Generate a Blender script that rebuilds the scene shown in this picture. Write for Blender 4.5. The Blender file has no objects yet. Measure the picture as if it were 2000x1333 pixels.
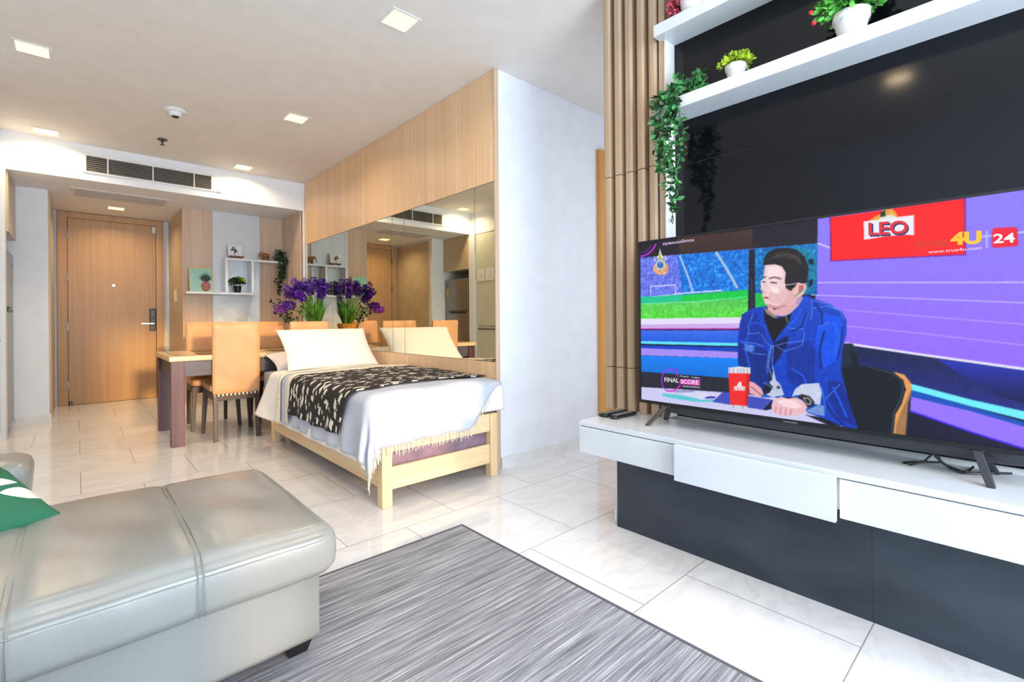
import bpy, bmesh, math, random, json
import numpy as np
from mathutils import Vector, Matrix, noise
from math import sin, cos, pi, hypot

random.seed(7)
SC = bpy.context.scene
COL = SC.collection

# ------------------------------------------------------------------ camera, world, light, exposure
EXPOSURE = 0.25
SCREEN = .84      # brightness of the television picture
cd = bpy.data.cameras.new('camera'); cam = bpy.data.objects.new('camera', cd); COL.objects.link(cam)
_th = math.atan2(850, 933); _r = 0.0078
_F = Vector((sin(_th), cos(_th), 0)); _R = Vector((cos(_th), -sin(_th), 0)); _U = Vector((0, 0, 1))
_Rc = _R*cos(_r) - _U*sin(_r); _Uc = _R*sin(_r) + _U*cos(_r)
M = Matrix((( _Rc.x, _Uc.x, -_F.x, 0), (_Rc.y, _Uc.y, -_F.y, 0), (_Rc.z, _Uc.z, -_F.z, 1.0), (0, 0, 0, 1)))
cam.matrix_world = M
cd.sensor_width = 36; cd.lens = 933/2000*36; cd.shift_y = -42.9/2000; cd.clip_start = 0.02
SC.camera = cam
SC.view_settings.view_transform = 'Standard'; SC.view_settings.look = 'None'
SC.view_settings.gamma = 1; SC.view_settings.exposure = EXPOSURE; SC.view_settings.use_curve_mapping = False

W = bpy.data.worlds.new('world'); SC.world = W; W.use_nodes = True
bg = W.node_tree.nodes['Background']; bg.inputs[0].default_value = (0.72, 0.86, 1.0, 1); bg.inputs[1].default_value = 1.5

def lin(c):
    c = c/255.0
    return c/12.92 if c <= 0.04045 else ((c+0.055)/1.055)**2.4
def rgb(c, a=1): return (lin(c[0]), lin(c[1]), lin(c[2]), a)

def lamp(name, kind, loc, rot, energy, color, size=1, size_y=None, parent=None, **k):
    d = bpy.data.lights.new(name, kind); d.energy = energy; d.color = color
    if kind == 'AREA':
        d.shape = 'RECTANGLE'; d.size = size; d.size_y = size_y or size
    o = bpy.data.objects.new(name, d); COL.objects.link(o); o.location = loc; o.rotation_euler = rot
    for a, b in k.items(): setattr(d, a, b)
    if parent: o.parent = parent; o.location = Vector(loc) - parent.location
    return o
# low evening sun through the balcony door, daylight through the balcony door and the side window
sun_dir = Vector((0.0, cos(math.radians(8.5)), -sin(math.radians(8.5))))
sun = lamp('sun', 'SUN', (1, -3, 3), (0, 0, 0), 1.9, (1.0, 0.60, 0.22), angle=math.radians(3.0))
sun.rotation_euler = sun_dir.to_track_quat('-Z', 'Y').to_euler()
lamp('daylight_balcony_door', 'AREA', (1.1, -1.62, 1.2), (math.radians(90), 0, 0), 118, (0.76, 0.88, 1.0), 1.7, 2.3)
lamp('added_fill_front', 'AREA', (-.62, -1.43, 1.5), (math.radians(90), 0, 0), 24, (0.80, 0.90, 1.0), 1.3, 1.5)  # added fill on the closed front wall, brightens the white corridor wall
lamp('added_fill_corridor', 'AREA', (3.35, 1.32, 1.35), (math.radians(90), 0, 0), 10, (0.84, 0.92, 1.0), 1.5, 2.1)  # added fill before the solid corridor wall, no doorway here
lamp('daylight_side_window', 'AREA', (-1.42, -0.75, 1.45), (math.radians(90), 0, math.radians(-90)), 2, (0.78, 0.90, 1.0), 1.3, 1.9)

# ------------------------------------------------------------------ node helpers and materials
class NT:
    def __init__(s, name):
        s.m = bpy.data.materials.new(name); s.m.use_nodes = True; s.t = s.m.node_tree
        s.b = s.t.nodes['Principled BSDF']
        s.co = s.t.nodes.new('ShaderNodeTexCoord').outputs['Object']
    def n(s, typ, ins=None, **props):
        o = s.t.nodes.new(typ)
        for k, v in props.items(): setattr(o, k, v)
        for k, v in (ins or {}).items():
            if isinstance(v, bpy.types.NodeSocket): s.t.links.new(v, o.inputs[k])
            else: o.inputs[k].default_value = v
        return o
    def math(s, op, a, b=0, c=0):
        return s.n('ShaderNodeMath', {0: a, 1: b, 2: c}, operation=op).outputs[0]
    def map(s, scale, rot=(0, 0, 0), loc=(0, 0, 0), co=None):
        return s.n('ShaderNodeMapping', {'Vector': co or s.co, 'Scale': scale, 'Rotation': rot, 'Location': loc}).outputs[0]
    def noise(s, vec, scale=5, detail=3, rough=.5, dist=0):
        return s.n('ShaderNodeTexNoise', {'Vector': vec, 'Scale': scale, 'Detail': detail, 'Roughness': rough, 'Distortion': dist}).outputs[0]
    def ramp(s, fac, stops):
        r = s.n('ShaderNodeValToRGB', {0: fac}); e = r.color_ramp.elements
        while len(e) < len(stops): e.new(0.5)
        for i, (p, c) in enumerate(stops): e[i].position = p; e[i].color = rgb(c)
        return r.outputs[0]
    def mix(s, fac, a, b, blend='MIX'):
        o = s.n('ShaderNodeMix', data_type='RGBA', blend_type=blend)
        for i, v in ((0, fac), (6, a), (7, b)):
            if isinstance(v, bpy.types.NodeSocket): s.t.links.new(v, o.inputs[i])
            else: o.inputs[i].default_value = v
        return o.outputs[2]
    def set(s, **k):
        for a, v in k.items():
            i = s.b.inputs[a.replace('_', ' ')]
            if isinstance(v, bpy.types.NodeSocket): s.t.links.new(v, i)
            else: i.default_value = v
        return s
    def bump(s, h, strength=.2, dist=.01):
        o = s.n('ShaderNodeBump', {'Height': h, 'Strength': strength, 'Distance': dist})
        s.t.links.new(o.outputs[0], s.b.inputs['Normal']); return s

def plain(name, c, rough=.5, metal=0, var=.04, scale=8, bump=0, bscale=80, coat=0):
    t = NT(name)
    lo = tuple(max(0, v*(1-var)) for v in c); hi = tuple(min(255, v*(1+var)) for v in c)
    t.set(Base_Color=t.ramp(t.noise(t.co, scale, 4), [(.35, lo), (.65, hi)]), Roughness=rough, Metallic=metal, Coat_Weight=coat)
    if bump: t.bump(t.noise(t.co, bscale, 3), bump, .004)
    return t.m

def wood(name, a, b, sc=(40, 40, 1.2), rough=.45, coat=0.0, plank=None):
    t = NT(name)
    f = t.noise(t.map(sc), 1.0, 6, .65, .3)
    g = t.noise(t.map(tuple(v*.22 for v in sc)), 1.0, 2, .5)
    f = t.math('ADD', t.math('MULTIPLY', f, .7), t.math('MULTIPLY', g, .3))
    c = t.ramp(f, [(.33, a), (.66, b)])
    t.set(Base_Color=c, Roughness=rough, Coat_Weight=coat).bump(f, .06, .003)
    return t.m

MAT = {}
MAT['wall'] = plain('wall_paint_white', (236, 240, 248), .6, var=.01, bump=.03, bscale=200)
MAT['ceiling'] = plain('ceiling_paint', (230, 226, 222), .7, var=.01)
MAT['white'] = plain('white_lacquer', (214, 220, 226), .22, var=.01, coat=.3)
MAT['whitematt'] = plain('white_matt', (232, 232, 232), .5, var=.02)
MAT['beige'] = plain('beige_laminate', (196, 178, 150), .35, var=.03)
MAT['sage'] = plain('pale_cabinet', (205, 208, 196), .35, var=.02)
MAT['oak'] = wood('oak_veneer', (216, 176, 134), (240, 206, 166), (60, 60, .8), .42)
MAT['oakpale'] = wood('pale_oak_veneer', (196, 166, 142), (220, 192, 168), (60, 60, .8), .45)
MAT['doorwood'] = wood('door_veneer', (172, 132, 90), (196, 154, 108), (26, 26, .6), .4)
MAT['slat'] = wood('slat_ash', (170, 144, 118), (198, 172, 144), (50, 50, 1.0), .5)
MAT['slatback'] = plain('slat_backing', (84, 64, 50), .6)  # slat wood made darker, shade of the gaps put into the colour
MAT['orangewood'] = wood('corridor_door_wood', (206, 142, 66), (226, 164, 86), (40, 40, 1), .4)
MAT['pine'] = wood('pine', (224, 190, 142), (244, 218, 176), (22, 1.2, 22), .45)
MAT['pinex'] = wood('pine_rail', (224, 190, 142), (244, 218, 176), (1.2, 22, 22), .45)
MAT['pinez'] = wood('pine_post', (224, 190, 142), (244, 218, 176), (22, 22, 1.2), .45)
MAT['maroon'] = wood('dark_red_wood', (74, 40, 44), (106, 62, 66), (30, 30, 1.2), .35)
MAT['darkwood'] = wood('dark_brown_wood', (46, 36, 36), (78, 62, 58), (30, 30, 1.2), .4)
MAT['greyrail'] = wood('grey_stained_rail', (66, 62, 72), (96, 92, 102), (1.2, 30, 30), .4)
MAT['tabletop'] = wood('table_top_wood', (206, 172, 126), (232, 204, 160), (1.5, 26, 26), .25)
MAT['mat'] = plain('placemat_weave', (120, 92, 60), .6, var=.2, scale=90)
MAT['tan'] = plain('tan_leatherette', (216, 164, 118), .42, var=.05, scale=5, bump=.05, bscale=150)
t = NT('stitched_edge'); s = t.n('ShaderNodeTexWave', {'Vector': t.co, 'Scale': 10.4, 'Distortion': 0.0}, bands_direction='X').outputs[1]
t.set(Base_Color=t.ramp(s, [(.62, (60, 46, 42)), (.70, (235, 225, 205))]), Roughness=.5); MAT['stitch'] = t.m
MAT['black'] = plain('black_plastic', (20, 21, 24), .35, var=.1)
MAT['blacksatin'] = plain('black_satin', (34, 38, 46), .3, var=.06)
MAT['steel'] = plain('brushed_steel', (120, 116, 112), .4, .8, var=.05, scale=30)
MAT['fridge'] = plain('fridge_steel', (150, 146, 142), .3, .9, var=.03)
MAT['chrome'] = plain('chrome', (225, 225, 228), .12, 1, var=0)
MAT['gunmetal'] = plain('gunmetal_leg', (96, 92, 92), .28, .9, var=.05)
MAT['grille'] = plain('grille_slat', (150, 142, 132), .6)
MAT['vent'] = plain('vent_grey', (196, 194, 194), .5)
MAT['slatgap'] = plain('slat_groove', (128, 100, 82), .6)
MAT['sheet'] = plain('white_cotton', (238, 236, 234), .85, var=.015, bump=.12, bscale=60)
MAT['cream'] = plain('cream_fringe', (236, 228, 212), .9, var=.05, scale=60)
MAT['mauve'] = plain('mauve_fabric', (140, 116, 130), .85, var=.08, scale=14, bump=.1, bscale=60)
MAT['basket'] = plain('woven_cane', (208, 140, 40), .6, var=.22, scale=60, bump=.4, bscale=90)
MAT['green1'] = plain('leaf_green', (52, 104, 58), .5, var=.5, scale=28)
MAT['green2'] = plain('leaf_bright', (74, 146, 58), .45, var=.5, scale=30)
MAT['green3'] = plain('leaf_dark', (40, 62, 40), .5, var=.5, scale=28)
MAT['yellowgreen'] = plain('leaf_yellow', (150, 176, 44), .5, var=.4, scale=50)
MAT['blade'] = plain('blade_leaf', (70, 124, 40), .4, var=.4, scale=14)
MAT['purple'] = plain('purple_petals', (92, 36, 160), .6, var=.4, scale=30)
MAT['violet'] = plain('violet_petals', (150, 70, 200), .6, var=.3, scale=30)
MAT['red'] = plain('red_berry', (190, 26, 46), .35, var=.2, scale=60)
MAT['pink'] = plain('pink_petals', (206, 84, 104), .6, var=.3, scale=60)
MAT['soil'] = plain('soil', (62, 46, 34), .9, var=.3, scale=80)
MAT['ceramic'] = plain('white_ceramic', (228, 228, 230), .35, var=.02)
MAT['brown'] = plain('carved_brown_wood', (142, 92, 52), .5, var=.15, scale=30)
MAT['mint'] = plain('mint_print', (150, 200, 186), .5, var=.02)
MAT['paper'] = plain('white_card', (228, 230, 232), .5, var=.01)
MAT['ink'] = plain('dark_print', (30, 44, 44), .5)
MAT['pinefruit'] = plain('pineapple_print', (150, 92, 84), .5, var=.3, scale=60)
MAT['gold'] = plain('gold_edge', (214, 170, 80), .3, .8)
MAT['yellow'] = plain('yellow_sticker', (232, 190, 50), .5)
MAT['rubber'] = plain('rubber_buttons', (120, 122, 126), .5)

def m_emit(name, c, s):
    t = NT(name); t.set(Base_Color=(0, 0, 0, 1), Emission_Color=rgb(c), Emission_Strength=s); return t.m
MAT['lamp'] = m_emit('lamp_diffuser', (255, 212, 112), 4.5)

def m_mirror():
    t = NT('mirror_glass'); t.set(Base_Color=rgb((226, 224, 206)), Metallic=1.0, Roughness=.0); return t.m
MAT['mirror'] = m_mirror()
def m_floor():
    t = NT('polished_marble_tiles')
    sep = t.n('ShaderNodeSeparateXYZ', {0: t.co}); x, y = sep.outputs[0], sep.outputs[1]
    v = t.math('DIVIDE', t.math('SUBTRACT', y, .361), .5635); row = t.math('FLOOR', v)
    odd = t.math('MULTIPLY', t.math('FLOORED_MODULO', row, 2.0), .5)
    u = t.math('SUBTRACT', t.math('DIVIDE', t.math('SUBTRACT', x, .012), .577), odd)
    cx = t.math('FLOOR', u)
    def edge(q, w):
        f = t.math('FRACT', q)
        return t.math('LESS_THAN', t.math('MINIMUM', f, t.math('SUBTRACT', 1.0, f)), w)
    line = t.math('MAXIMUM', edge(u, .0034), edge(v, .0034))
    idv = t.n('ShaderNodeCombineXYZ', {0: cx, 1: row, 2: 0.0}).outputs[0]
    wn = t.n('ShaderNodeTexWhiteNoise', {0: idv}, noise_dimensions='3D').outputs['Color']
    off = t.n('ShaderNodeVectorMath', {0: t.map((1.1, 3.2, 1), (0, 0, .35)), 1: wn}, operation='ADD')
    off2 = t.n('ShaderNodeVectorMath', {0: off.outputs[0], 1: t.n('ShaderNodeVectorMath', {0: wn, 3: 7.0}, operation='SCALE').outputs[0]}, operation='ADD').outputs[0]
    n1 = t.noise(off2, 1.6, 7, .6, 1.0)
    vein = t.math('SUBTRACT', 1.0, t.math('MULTIPLY', t.math('ABSOLUTE', t.math('SUBTRACT', n1, .5)), 16.0))
    vein = t.math('MAXIMUM', vein, 0.0)
    soft = t.noise(off2, 1.0, 3, .5)
    c = t.ramp(soft, [(.3, (230, 229, 230)), (.7, (240, 241, 243))])
    c = t.mix(t.math('MULTIPLY', vein, .20), c, rgb((180, 178, 180)))
    c = t.mix(t.math('MULTIPLY', line, .9), c, rgb((150, 142, 138)))
    t.set(Base_Color=c, Roughness=.07, Specular_IOR_Level=.6)
    return t.m
MAT['floor'] = m_floor()
def m_rug():
    t = NT('grey_striated_rug')
    a = t.noise(t.map((4.0, 260, 1)), 1.0, 4, .7); b = t.noise(t.map((2.2, 75, 1), loc=(3, 7, 0)), 1.0, 3, .6)
    f = t.math('ADD', t.math('MULTIPLY', a, .62), t.math('MULTIPLY', b, .38))
    c = t.ramp(f, [(.34, (86, 87, 93)), (.45, (120, 121, 128)), (.54, (160, 162, 169)), (.64, (210, 212, 218))])
    t.set(Base_Color=c, Roughness=.9).bump(a, .5, .004); return t.m
MAT['rug'] = m_rug(); MAT['rugedge'] = plain('rug_binding', (92, 90, 98), .9)
def m_leather():
    t = NT('grey_green_leather')
    c = t.ramp(t.noise(t.co, 3, 4), [(.3, (138, 139, 135)), (.7, (150, 151, 147))])
    w = t.noise(t.map((5, 1.6, 2), (0, 0, .7)), 1.5, 3, .5, .3); g = t.noise(t.co, 240, 2)
    h = t.math('ADD', t.math('MULTIPLY', w, 1.0), t.math('MULTIPLY', g, .05))
    t.set(Base_Color=c, Roughness=.3, Specular_IOR_Level=.6, Coat_Weight=.25, Coat_Roughness=.25).bump(h, .22, .02); return t.m
MAT['leather'] = m_leather(); MAT['seam'] = plain('leather_seam', (146, 148, 142), .4)
def m_panel(name, a, b, rough, spec=.5):
    t = NT(name)
    n = t.noise(t.map((1, 1.5, 3)), 2.2, 5, .6, .4)
    t.set(Base_Color=t.ramp(n, [(.3, a), (.7, b)]), Roughness=rough, Specular_IOR_Level=spec); return t.m
MAT['blackglass'] = m_panel('black_gloss_panel', (8, 9, 13), (12, 14, 20), .10, .35)
MAT['basepanel'] = m_panel('dark_slate_laminate', (34, 42, 52), (52, 62, 74), .38, .5)
def m_quilt():
    t = NT('mattress_ticking'); s = t.n('ShaderNodeTexWave', {'Vector': t.co, 'Scale': 12.0, 'Distortion': 0.0}, bands_direction='Y').outputs[1]
    t.set(Base_Color=t.ramp(s, [(.2, (138, 148, 168)), (.6, (164, 174, 192))]), Roughness=.8).bump(s, .4, .01); return t.m
MAT['quilt'] = m_quilt()
def m_runner():
    t = NT('black_runner_with_white_dashes')
    v = t.n('ShaderNodeTexVoronoi', {'Vector': t.map((24, 13, 15), (0, 0, .4), co=t.n('ShaderNodeTexCoord').outputs['UV']), 'Scale': 1.0, 'Randomness': .75}, distance='MANHATTAN').outputs[0]
    w = t.noise(t.map((30, 30, 30), co=t.n('ShaderNodeTexCoord').outputs['UV']), 1.0, 2)
    f = t.math('LESS_THAN', t.math('ADD', v, t.math('MULTIPLY', w, .7)), .90)
    t.set(Base_Color=t.mix(f, rgb((34, 30, 30)), rgb((222, 216, 208))), Roughness=.9); t.bump(f, .3, .004); return t.m
MAT['runner'] = m_runner()
def m_throw():
    t = NT('pale_grey_blue_wool_throw')
    c = t.ramp(t.noise(t.co, 2.5, 3), [(.3, (176, 184, 200)), (.7, (200, 206, 220))])
    t.set(Base_Color=c, Roughness=.85).bump(t.noise(t.co, 70, 3), .15, .004); return t.m
MAT['throw'] = m_throw()
def m_pillow():
    t = NT('white_pillow_sateen')
    s = t.n('ShaderNodeTexWave', {'Vector': t.co, 'Scale': 26.0, 'Distortion': 0.0}, bands_direction='X').outputs[1]
    t.set(Base_Color=t.ramp(s, [(.2, (232, 229, 226)), (.8, (242, 240, 238))]), Roughness=.7); return t.m
MAT['pillow'] = m_pillow()
def m_cushion():
    t = NT('green_leaf_print_cotton')
    co = t.map((1, 1, 1))
    f = None       # three printed white leaves
    for cx, cy, a, b in ((-.115, 1.995, .052, .030), (-.20, 2.03, .07, .03), (-.27, 1.93, .06, .03)):
        sp = t.n('ShaderNodeSeparateXYZ', {0: t.map((1, 1, 1), (0, 0, -.35), co=t.n('ShaderNodeVectorMath', {0: co, 1: (-cx, -cy, 0)}, operation='ADD').outputs[0])})
        q = t.math('LESS_THAN', t.math('ADD', t.math('POWER', t.math('ABSOLUTE', t.math('DIVIDE', sp.outputs[0], a)), 1.4), t.math('POWER', t.math('ABSOLUTE', t.math('DIVIDE', sp.outputs[1], b)), 1.4)), 1.0)
        f = q if f is None else t.math('MAXIMUM', f, q)
    t.set(Base_Color=t.mix(f, rgb((44, 112, 82)), rgb((232, 236, 232))), Roughness=.85).bump(t.noise(t.co, 120, 2), .1, .003); return t.m
MAT['cushion'] = m_cushion()

# ------------------------------------------------------------------ mesh helpers
class MB:
    def __init__(s): s.v = []; s.f = []; s.uv = None
    def add(s, vs, fs):
        o = len(s.v); s.v += [tuple(v) for v in vs]; s.f += [tuple(i+o for i in f) for f in fs]; return s
    def box(s, x0, x1, y0, y1, z0, z1):
        return s.add([(x, y, z) for x in (x0, x1) for y in (y0, y1) for z in (z0, z1)],
                     [(0, 1, 3, 2), (4, 6, 7, 5), (0, 4, 5, 1), (2, 3, 7, 6), (0, 2, 6, 4), (1, 5, 7, 3)])
    def frustum(s, c0, h0, c1, h1):      # tapered bar between two horizontal rectangles
        vs = []
        for c, h in ((c0, h0), (c1, h1)):
            vs += [(c[0]-h[0], c[1]-h[1], c[2]), (c[0]+h[0], c[1]-h[1], c[2]), (c[0]+h[0], c[1]+h[1], c[2]), (c[0]-h[0], c[1]+h[1], c[2])]
        return s.add(vs, [(3, 2, 1, 0), (4, 5, 6, 7), (0, 1, 5, 4), (1, 2, 6, 5), (2, 3, 7, 6), (3, 0, 4, 7)])
    def lathe(s, prof, c=(0, 0, 0), n=32):
        vs = []; fs = []
        for r, z in prof:
            for i in range(n): vs.append((c[0]+r*cos(2*pi*i/n), c[1]+r*sin(2*pi*i/n), c[2]+z))
        for k in range(len(prof)-1):
            for i in range(n): fs.append((k*n+i, k*n+(i+1) % n, (k+1)*n+(i+1) % n, (k+1)*n+i))
        fs.append(tuple(range(n-1, -1, -1))); fs.append(tuple(range((len(prof)-1)*n, len(prof)*n)))
        return s.add(vs, fs)
    def cyl(s, a, b, r0, r1=None, n=12):
        r1 = r0 if r1 is None else r1
        a, b = Vector(a), Vector(b); d = (b-a).normalized()
        u = d.orthogonal().normalized(); w = d.cross(u)
        vs = [tuple(p+(u*cos(2*pi*i/n)+w*sin(2*pi*i/n))*r) for p, r in ((a, r0), (b, r1)) for i in range(n)]
        return s.add(vs, [(i, (i+1) % n, n+(i+1) % n, n+i) for i in range(n)]+[tuple(range(n-1, -1, -1)), tuple(range(n, 2*n))])
    def tube(s, pts, r, n=8):
        pts = [Vector(p) for p in pts]; vs = []; fs = []; u = None
        for i, p in enumerate(pts):
            d = (pts[min(i+1, len(pts)-1)]-pts[max(i-1, 0)]).normalized()
            if u is None: u = d.orthogonal().normalized()
            u = (u-d*u.dot(d)); u = u.normalized() if u.length > 1e-6 else d.orthogonal().normalized()
            w = d.cross(u); rr = r[i] if isinstance(r, (list, tuple)) else r
            vs += [tuple(p+(u*cos(2*pi*k/n)+w*sin(2*pi*k/n))*rr) for k in range(n)]
        for i in range(len(pts)-1):
            for k in range(n): fs.append((i*n+k, i*n+(k+1) % n, (i+1)*n+(k+1) % n, (i+1)*n+k))
        fs += [tuple(range(n-1, -1, -1)), tuple(range((len(pts)-1)*n, len(pts)*n))]
        return s.add(vs, fs)
    def grid(s, fn, nu, nv):
        vs = [fn(i/nu, j/nv) for i in range(nu+1) for j in range(nv+1)]
        s.add(vs, [(i*(nv+1)+j, (i+1)*(nv+1)+j, (i+1)*(nv+1)+j+1, i*(nv+1)+j+1) for i in range(nu) for j in range(nv)])
        return s
    def prism(s, pts, x0, x1, axis='x'):
        n = len(pts)
        def p(a, t): return {'x': (t, a[0], a[1]), 'y': (a[0], t, a[1]), 'z': (a[0], a[1], t)}[axis]
        return s.add([p(a, x0) for a in pts]+[p(a, x1) for a in pts],
                     [tuple(range(n-1, -1, -1)), tuple(range(n, 2*n))]+[(i, (i+1) % n, n+(i+1) % n, n+i) for i in range(n)])
    def rbox(s, x0, x1, y0, y1, z0, z1, r=.03, n=14, fn=None):   # softened box, optionally reshaped by fn(point, u, v, w)
        bm = bmesh.new(); bmesh.ops.create_cube(bm, size=2)
        bmesh.ops.subdivide_edges(bm, edges=bm.edges[:], cuts=n, use_grid_fill=True)
        for v in bm.verts:
            q = v.co.copy()
            u = [q.x, q.y, q.z]
            lo = (x0, y0, z0); hi = (x1, y1, z1); p = []
            for a in range(3):
                h = (hi[a]-lo[a])/2; t = u[a]
                p.append((lo[a]+hi[a])/2 + t*h)
            p = Vector(p); rr = min(r, *( (hi[a]-lo[a])/2*.99 for a in range(3)))
            c = Vector(tuple(min(max(p[a], lo[a]+rr), hi[a]-rr) for a in range(3)))
            d = p-c
            if d.length > 1e-9: p = c+d.normalized()*min(rr, max(d.length, rr))
            if fn: p = Vector(fn(p, *u))
            v.co = p
        o = len(s.v); bm.verts.index_update()
        s.v += [tuple(v.co) for v in bm.verts]; s.f += [tuple(v.index+o for v in f.verts) for f in bm.faces]
        bm.free(); return s
    def xf(s, m): s.v = [tuple(m @ Vector(v)) for v in s.v]; return s
    def build(s, name, m, parent=None, smooth=False, bevel=0, solid=0, sub=0, local=False):
        me = bpy.data.meshes.new(name); vs = s.v
        if parent and not local:
            o = Vector((0, 0, 0)); q = parent
            while q: o += q.location; q = q.parent
            vs = [tuple(Vector(v)-o) for v in vs]
        me.from_pydata(vs, [], s.f)
        if s.uv is not None:
            l = me.uv_layers.new(name='UVMap')
            for lp in me.loops: l.data[lp.index].uv = s.uv[lp.vertex_index]
        bm = bmesh.new(); bm.from_mesh(me); bmesh.ops.recalc_face_normals(bm, faces=bm.faces[:]); bm.to_mesh(me); bm.free()
        me.materials.append(MAT[m] if isinstance(m, str) else m)
        ob = bpy.data.objects.new(name, me); COL.objects.link(ob)
        if parent: ob.parent = parent
        if smooth:
            for p in me.polygons: p.use_smooth = True
        if bevel:
            b = ob.modifiers.new('bevel', 'BEVEL'); b.width = bevel; b.segments = 3; b.limit_method = 'ANGLE'; b.angle_limit = .6
            for p in me.polygons: p.use_smooth = True
            w = ob.modifiers.new('wn', 'WEIGHTED_NORMAL')
        if solid:
            b = ob.modifiers.new('thick', 'SOLIDIFY'); b.thickness = solid; b.offset = 1
        if sub:
            b = ob.modifiers.new('sub', 'SUBSURF'); b.levels = sub; b.render_levels = sub
        return ob
def box(*a): return MB().box(*a)
def tag(o, label=None, cat=None, group=None, kind=None):
    if label: o['label'] = label
    if cat: o['category'] = cat
    if group: o['group'] = group
    if kind: o['kind'] = kind
    return o
def thing(name, label, cat, loc, group=None):
    o = bpy.data.objects.new(name, None); COL.objects.link(o); o.location = loc; o.empty_display_size = .05
    return tag(o, label, cat, group)
def struct(name, mb, m, label, parent=None, **k):
    o = mb.build(name, m, parent, **k)
    if not parent: tag(o, label, 'room structure', kind='structure')
    return o
def dup(root, loc, rz=0, label=None, group=None):
    r = root.copy(); COL.objects.link(r); r.location = loc; r.rotation_euler = (0, 0, rz)
    if label: r['label'] = label
    if group: r['group'] = group
    for ch in root.children:
        c = ch.copy(); COL.objects.link(c); c.parent = r
        for g in ch.children:
            d = g.copy(); COL.objects.link(d); d.parent = c
    return r

# ------------------------------------------------------------------ the room
CH = 2.67      # living room ceiling
SF = 2.34      # lower ceiling over alcove and entrance
struct('floor', box(-1.5, 4.7, -1.55, 8.0, -.1, 0), 'floor', 'polished white marble tile floor')
struct('ceiling', box(-1.5, 4.7, -1.55, 6.01, CH, CH+.12), 'ceiling', 'pale grey flat ceiling')
t = struct('ceiling', box(-.48, 2.06, 6.01, 7.98, SF, CH+.12), 'wall', 'dropped white soffit over alcove and entrance')
struct('wall_right', box(2.085, 2.3, 2.42, 6.9, 0, CH), 'wall', 'wall behind the mirrors')
struct('wall_corridor', box(2.088, 4.7, 2.415, 2.55, 0, CH), 'wall', 'white wall facing the living room beside the bed')
struct('baseboard_corridor', box(2.09, 3.12, 2.400, 2.415, 0, .075), 'whitematt', 'white skirting board along the white wall')
struct('wall_end', box(4.6, 4.7, 1.2, 2.42, 0, CH), 'wall', 'end wall of the side corridor')
struct('wall_inner', box(2.3, 4.6, 1.2, 1.3, 0, CH), 'wall', 'corridor side wall behind the television wall')
struct('wall_television', box(2.0915, 2.3, -1.45, 1.488, .42, CH).box(2.1205, 2.3, -1.45, 1.36, 0, .42), 'whitematt', 'wall that carries the television panels')
# alcove
struct('wall_back', box(.92, 2.06, 6.74, 6.85, 0, SF), 'oakpale', 'oak panelled back wall of the dining alcove')
struct('trim_1', box(1.222, 1.742, 6.722, 6.741, 0, SF), 'white', 'tall glossy white panel on alcove back wall')
struct('wall_alcove', box(2.045, 2.085, 6.01, 6.9, 0, SF), 'wall', 'right side wall of the alcove')
b = MB()
for i in range(11):
    y = 6.06+i*.062; b.prism([(2.040, y), (2.022, y+.004), (2.022, y+.042), (2.040, y+.046)], .0, SF-.001, 'z')
struct('gap_strip', box(2.0405, 2.0448, 6.04, 6.738, 0, SF-.001), 'slatgap', 'brown strip added to darken the gaps of the narrow alcove slats')  # added so the gaps between the slats read as dark lines
struct('trim_2', b, 'oakpale', 'narrow vertical slats on alcove side wall')
struct('wall_entrance_right', box(.92, 1.0, 6.85, 7.9, 0, SF), 'beige', 'beige panelled wall right of the entrance')
struct('wall_front_door', box(-.6, 1.0, 7.901, 8.0, 0, SF).box(.78, 1.0, 7.88, 8.0, 0, SF).box(-.6, -.17, 7.88, 8.0, 0, SF), 'wall', 'wall around the entrance door')
struct('wall_entrance_left', box(-.6, -.21, 6.72, 7.9, 0, SF), 'wall', 'white wall block left of the entrance')
struct('trim_3', box(-.2105, -.195, 6.80, 7.84, .0, SF-.03), 'beige', 'beige closet panel on entrance side wall')
struct('baseboard_left', box(-.45, -.21, 6.706, 6.72, 0, .07).box(-.21, -.194, 6.72, 6.795, 0, .07), 'whitematt', 'white skirting around entrance wall block')
# left side
struct('wall_left', box(-1.5, -1.4, -1.55, 8.0, 0, .45).box(-1.5, -1.4, -1.55, -1.4, .45, CH).box(-1.5, -1.4, -.1, 8.0, .45, CH).box(-1.5, -1.4, -1.4, -.1, 2.4, CH), 'wall', 'left wall')
struct('wall_pillar', box(-.62, -.45, 5.90, 6.03, 0, SF).box(-.62, -.48, 5.90, 6.01, SF, CH), 'wall', 'white pillar at the refrigerator nook')
struct('wall_kitchen', box(-1.4, -.48, 4.6, 5.9, SF-.01, CH).box(-1.4, -.62, 5.9, 6.03, 0, CH).box(-1.4, -.48, 6.03, 6.72, SF+.01, CH).box(-1.4, -.6, 6.72, 6.8, 0, CH), 'wall', 'wall above kitchen cupboards')
# front wall with the balcony door opening
struct('wall_front', box(-1.5, .25, -1.55, -1.45, 0, CH).box(1.98, 4.7, -1.55, -1.45, 0, CH).box(.25, 1.98, -1.55, -1.45, 2.3, CH), 'wall', 'window wall')
struct('wall_service', box(4.6, 4.7, -1.45, 1.2, 0, CH), 'wall', 'far service wall')

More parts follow.
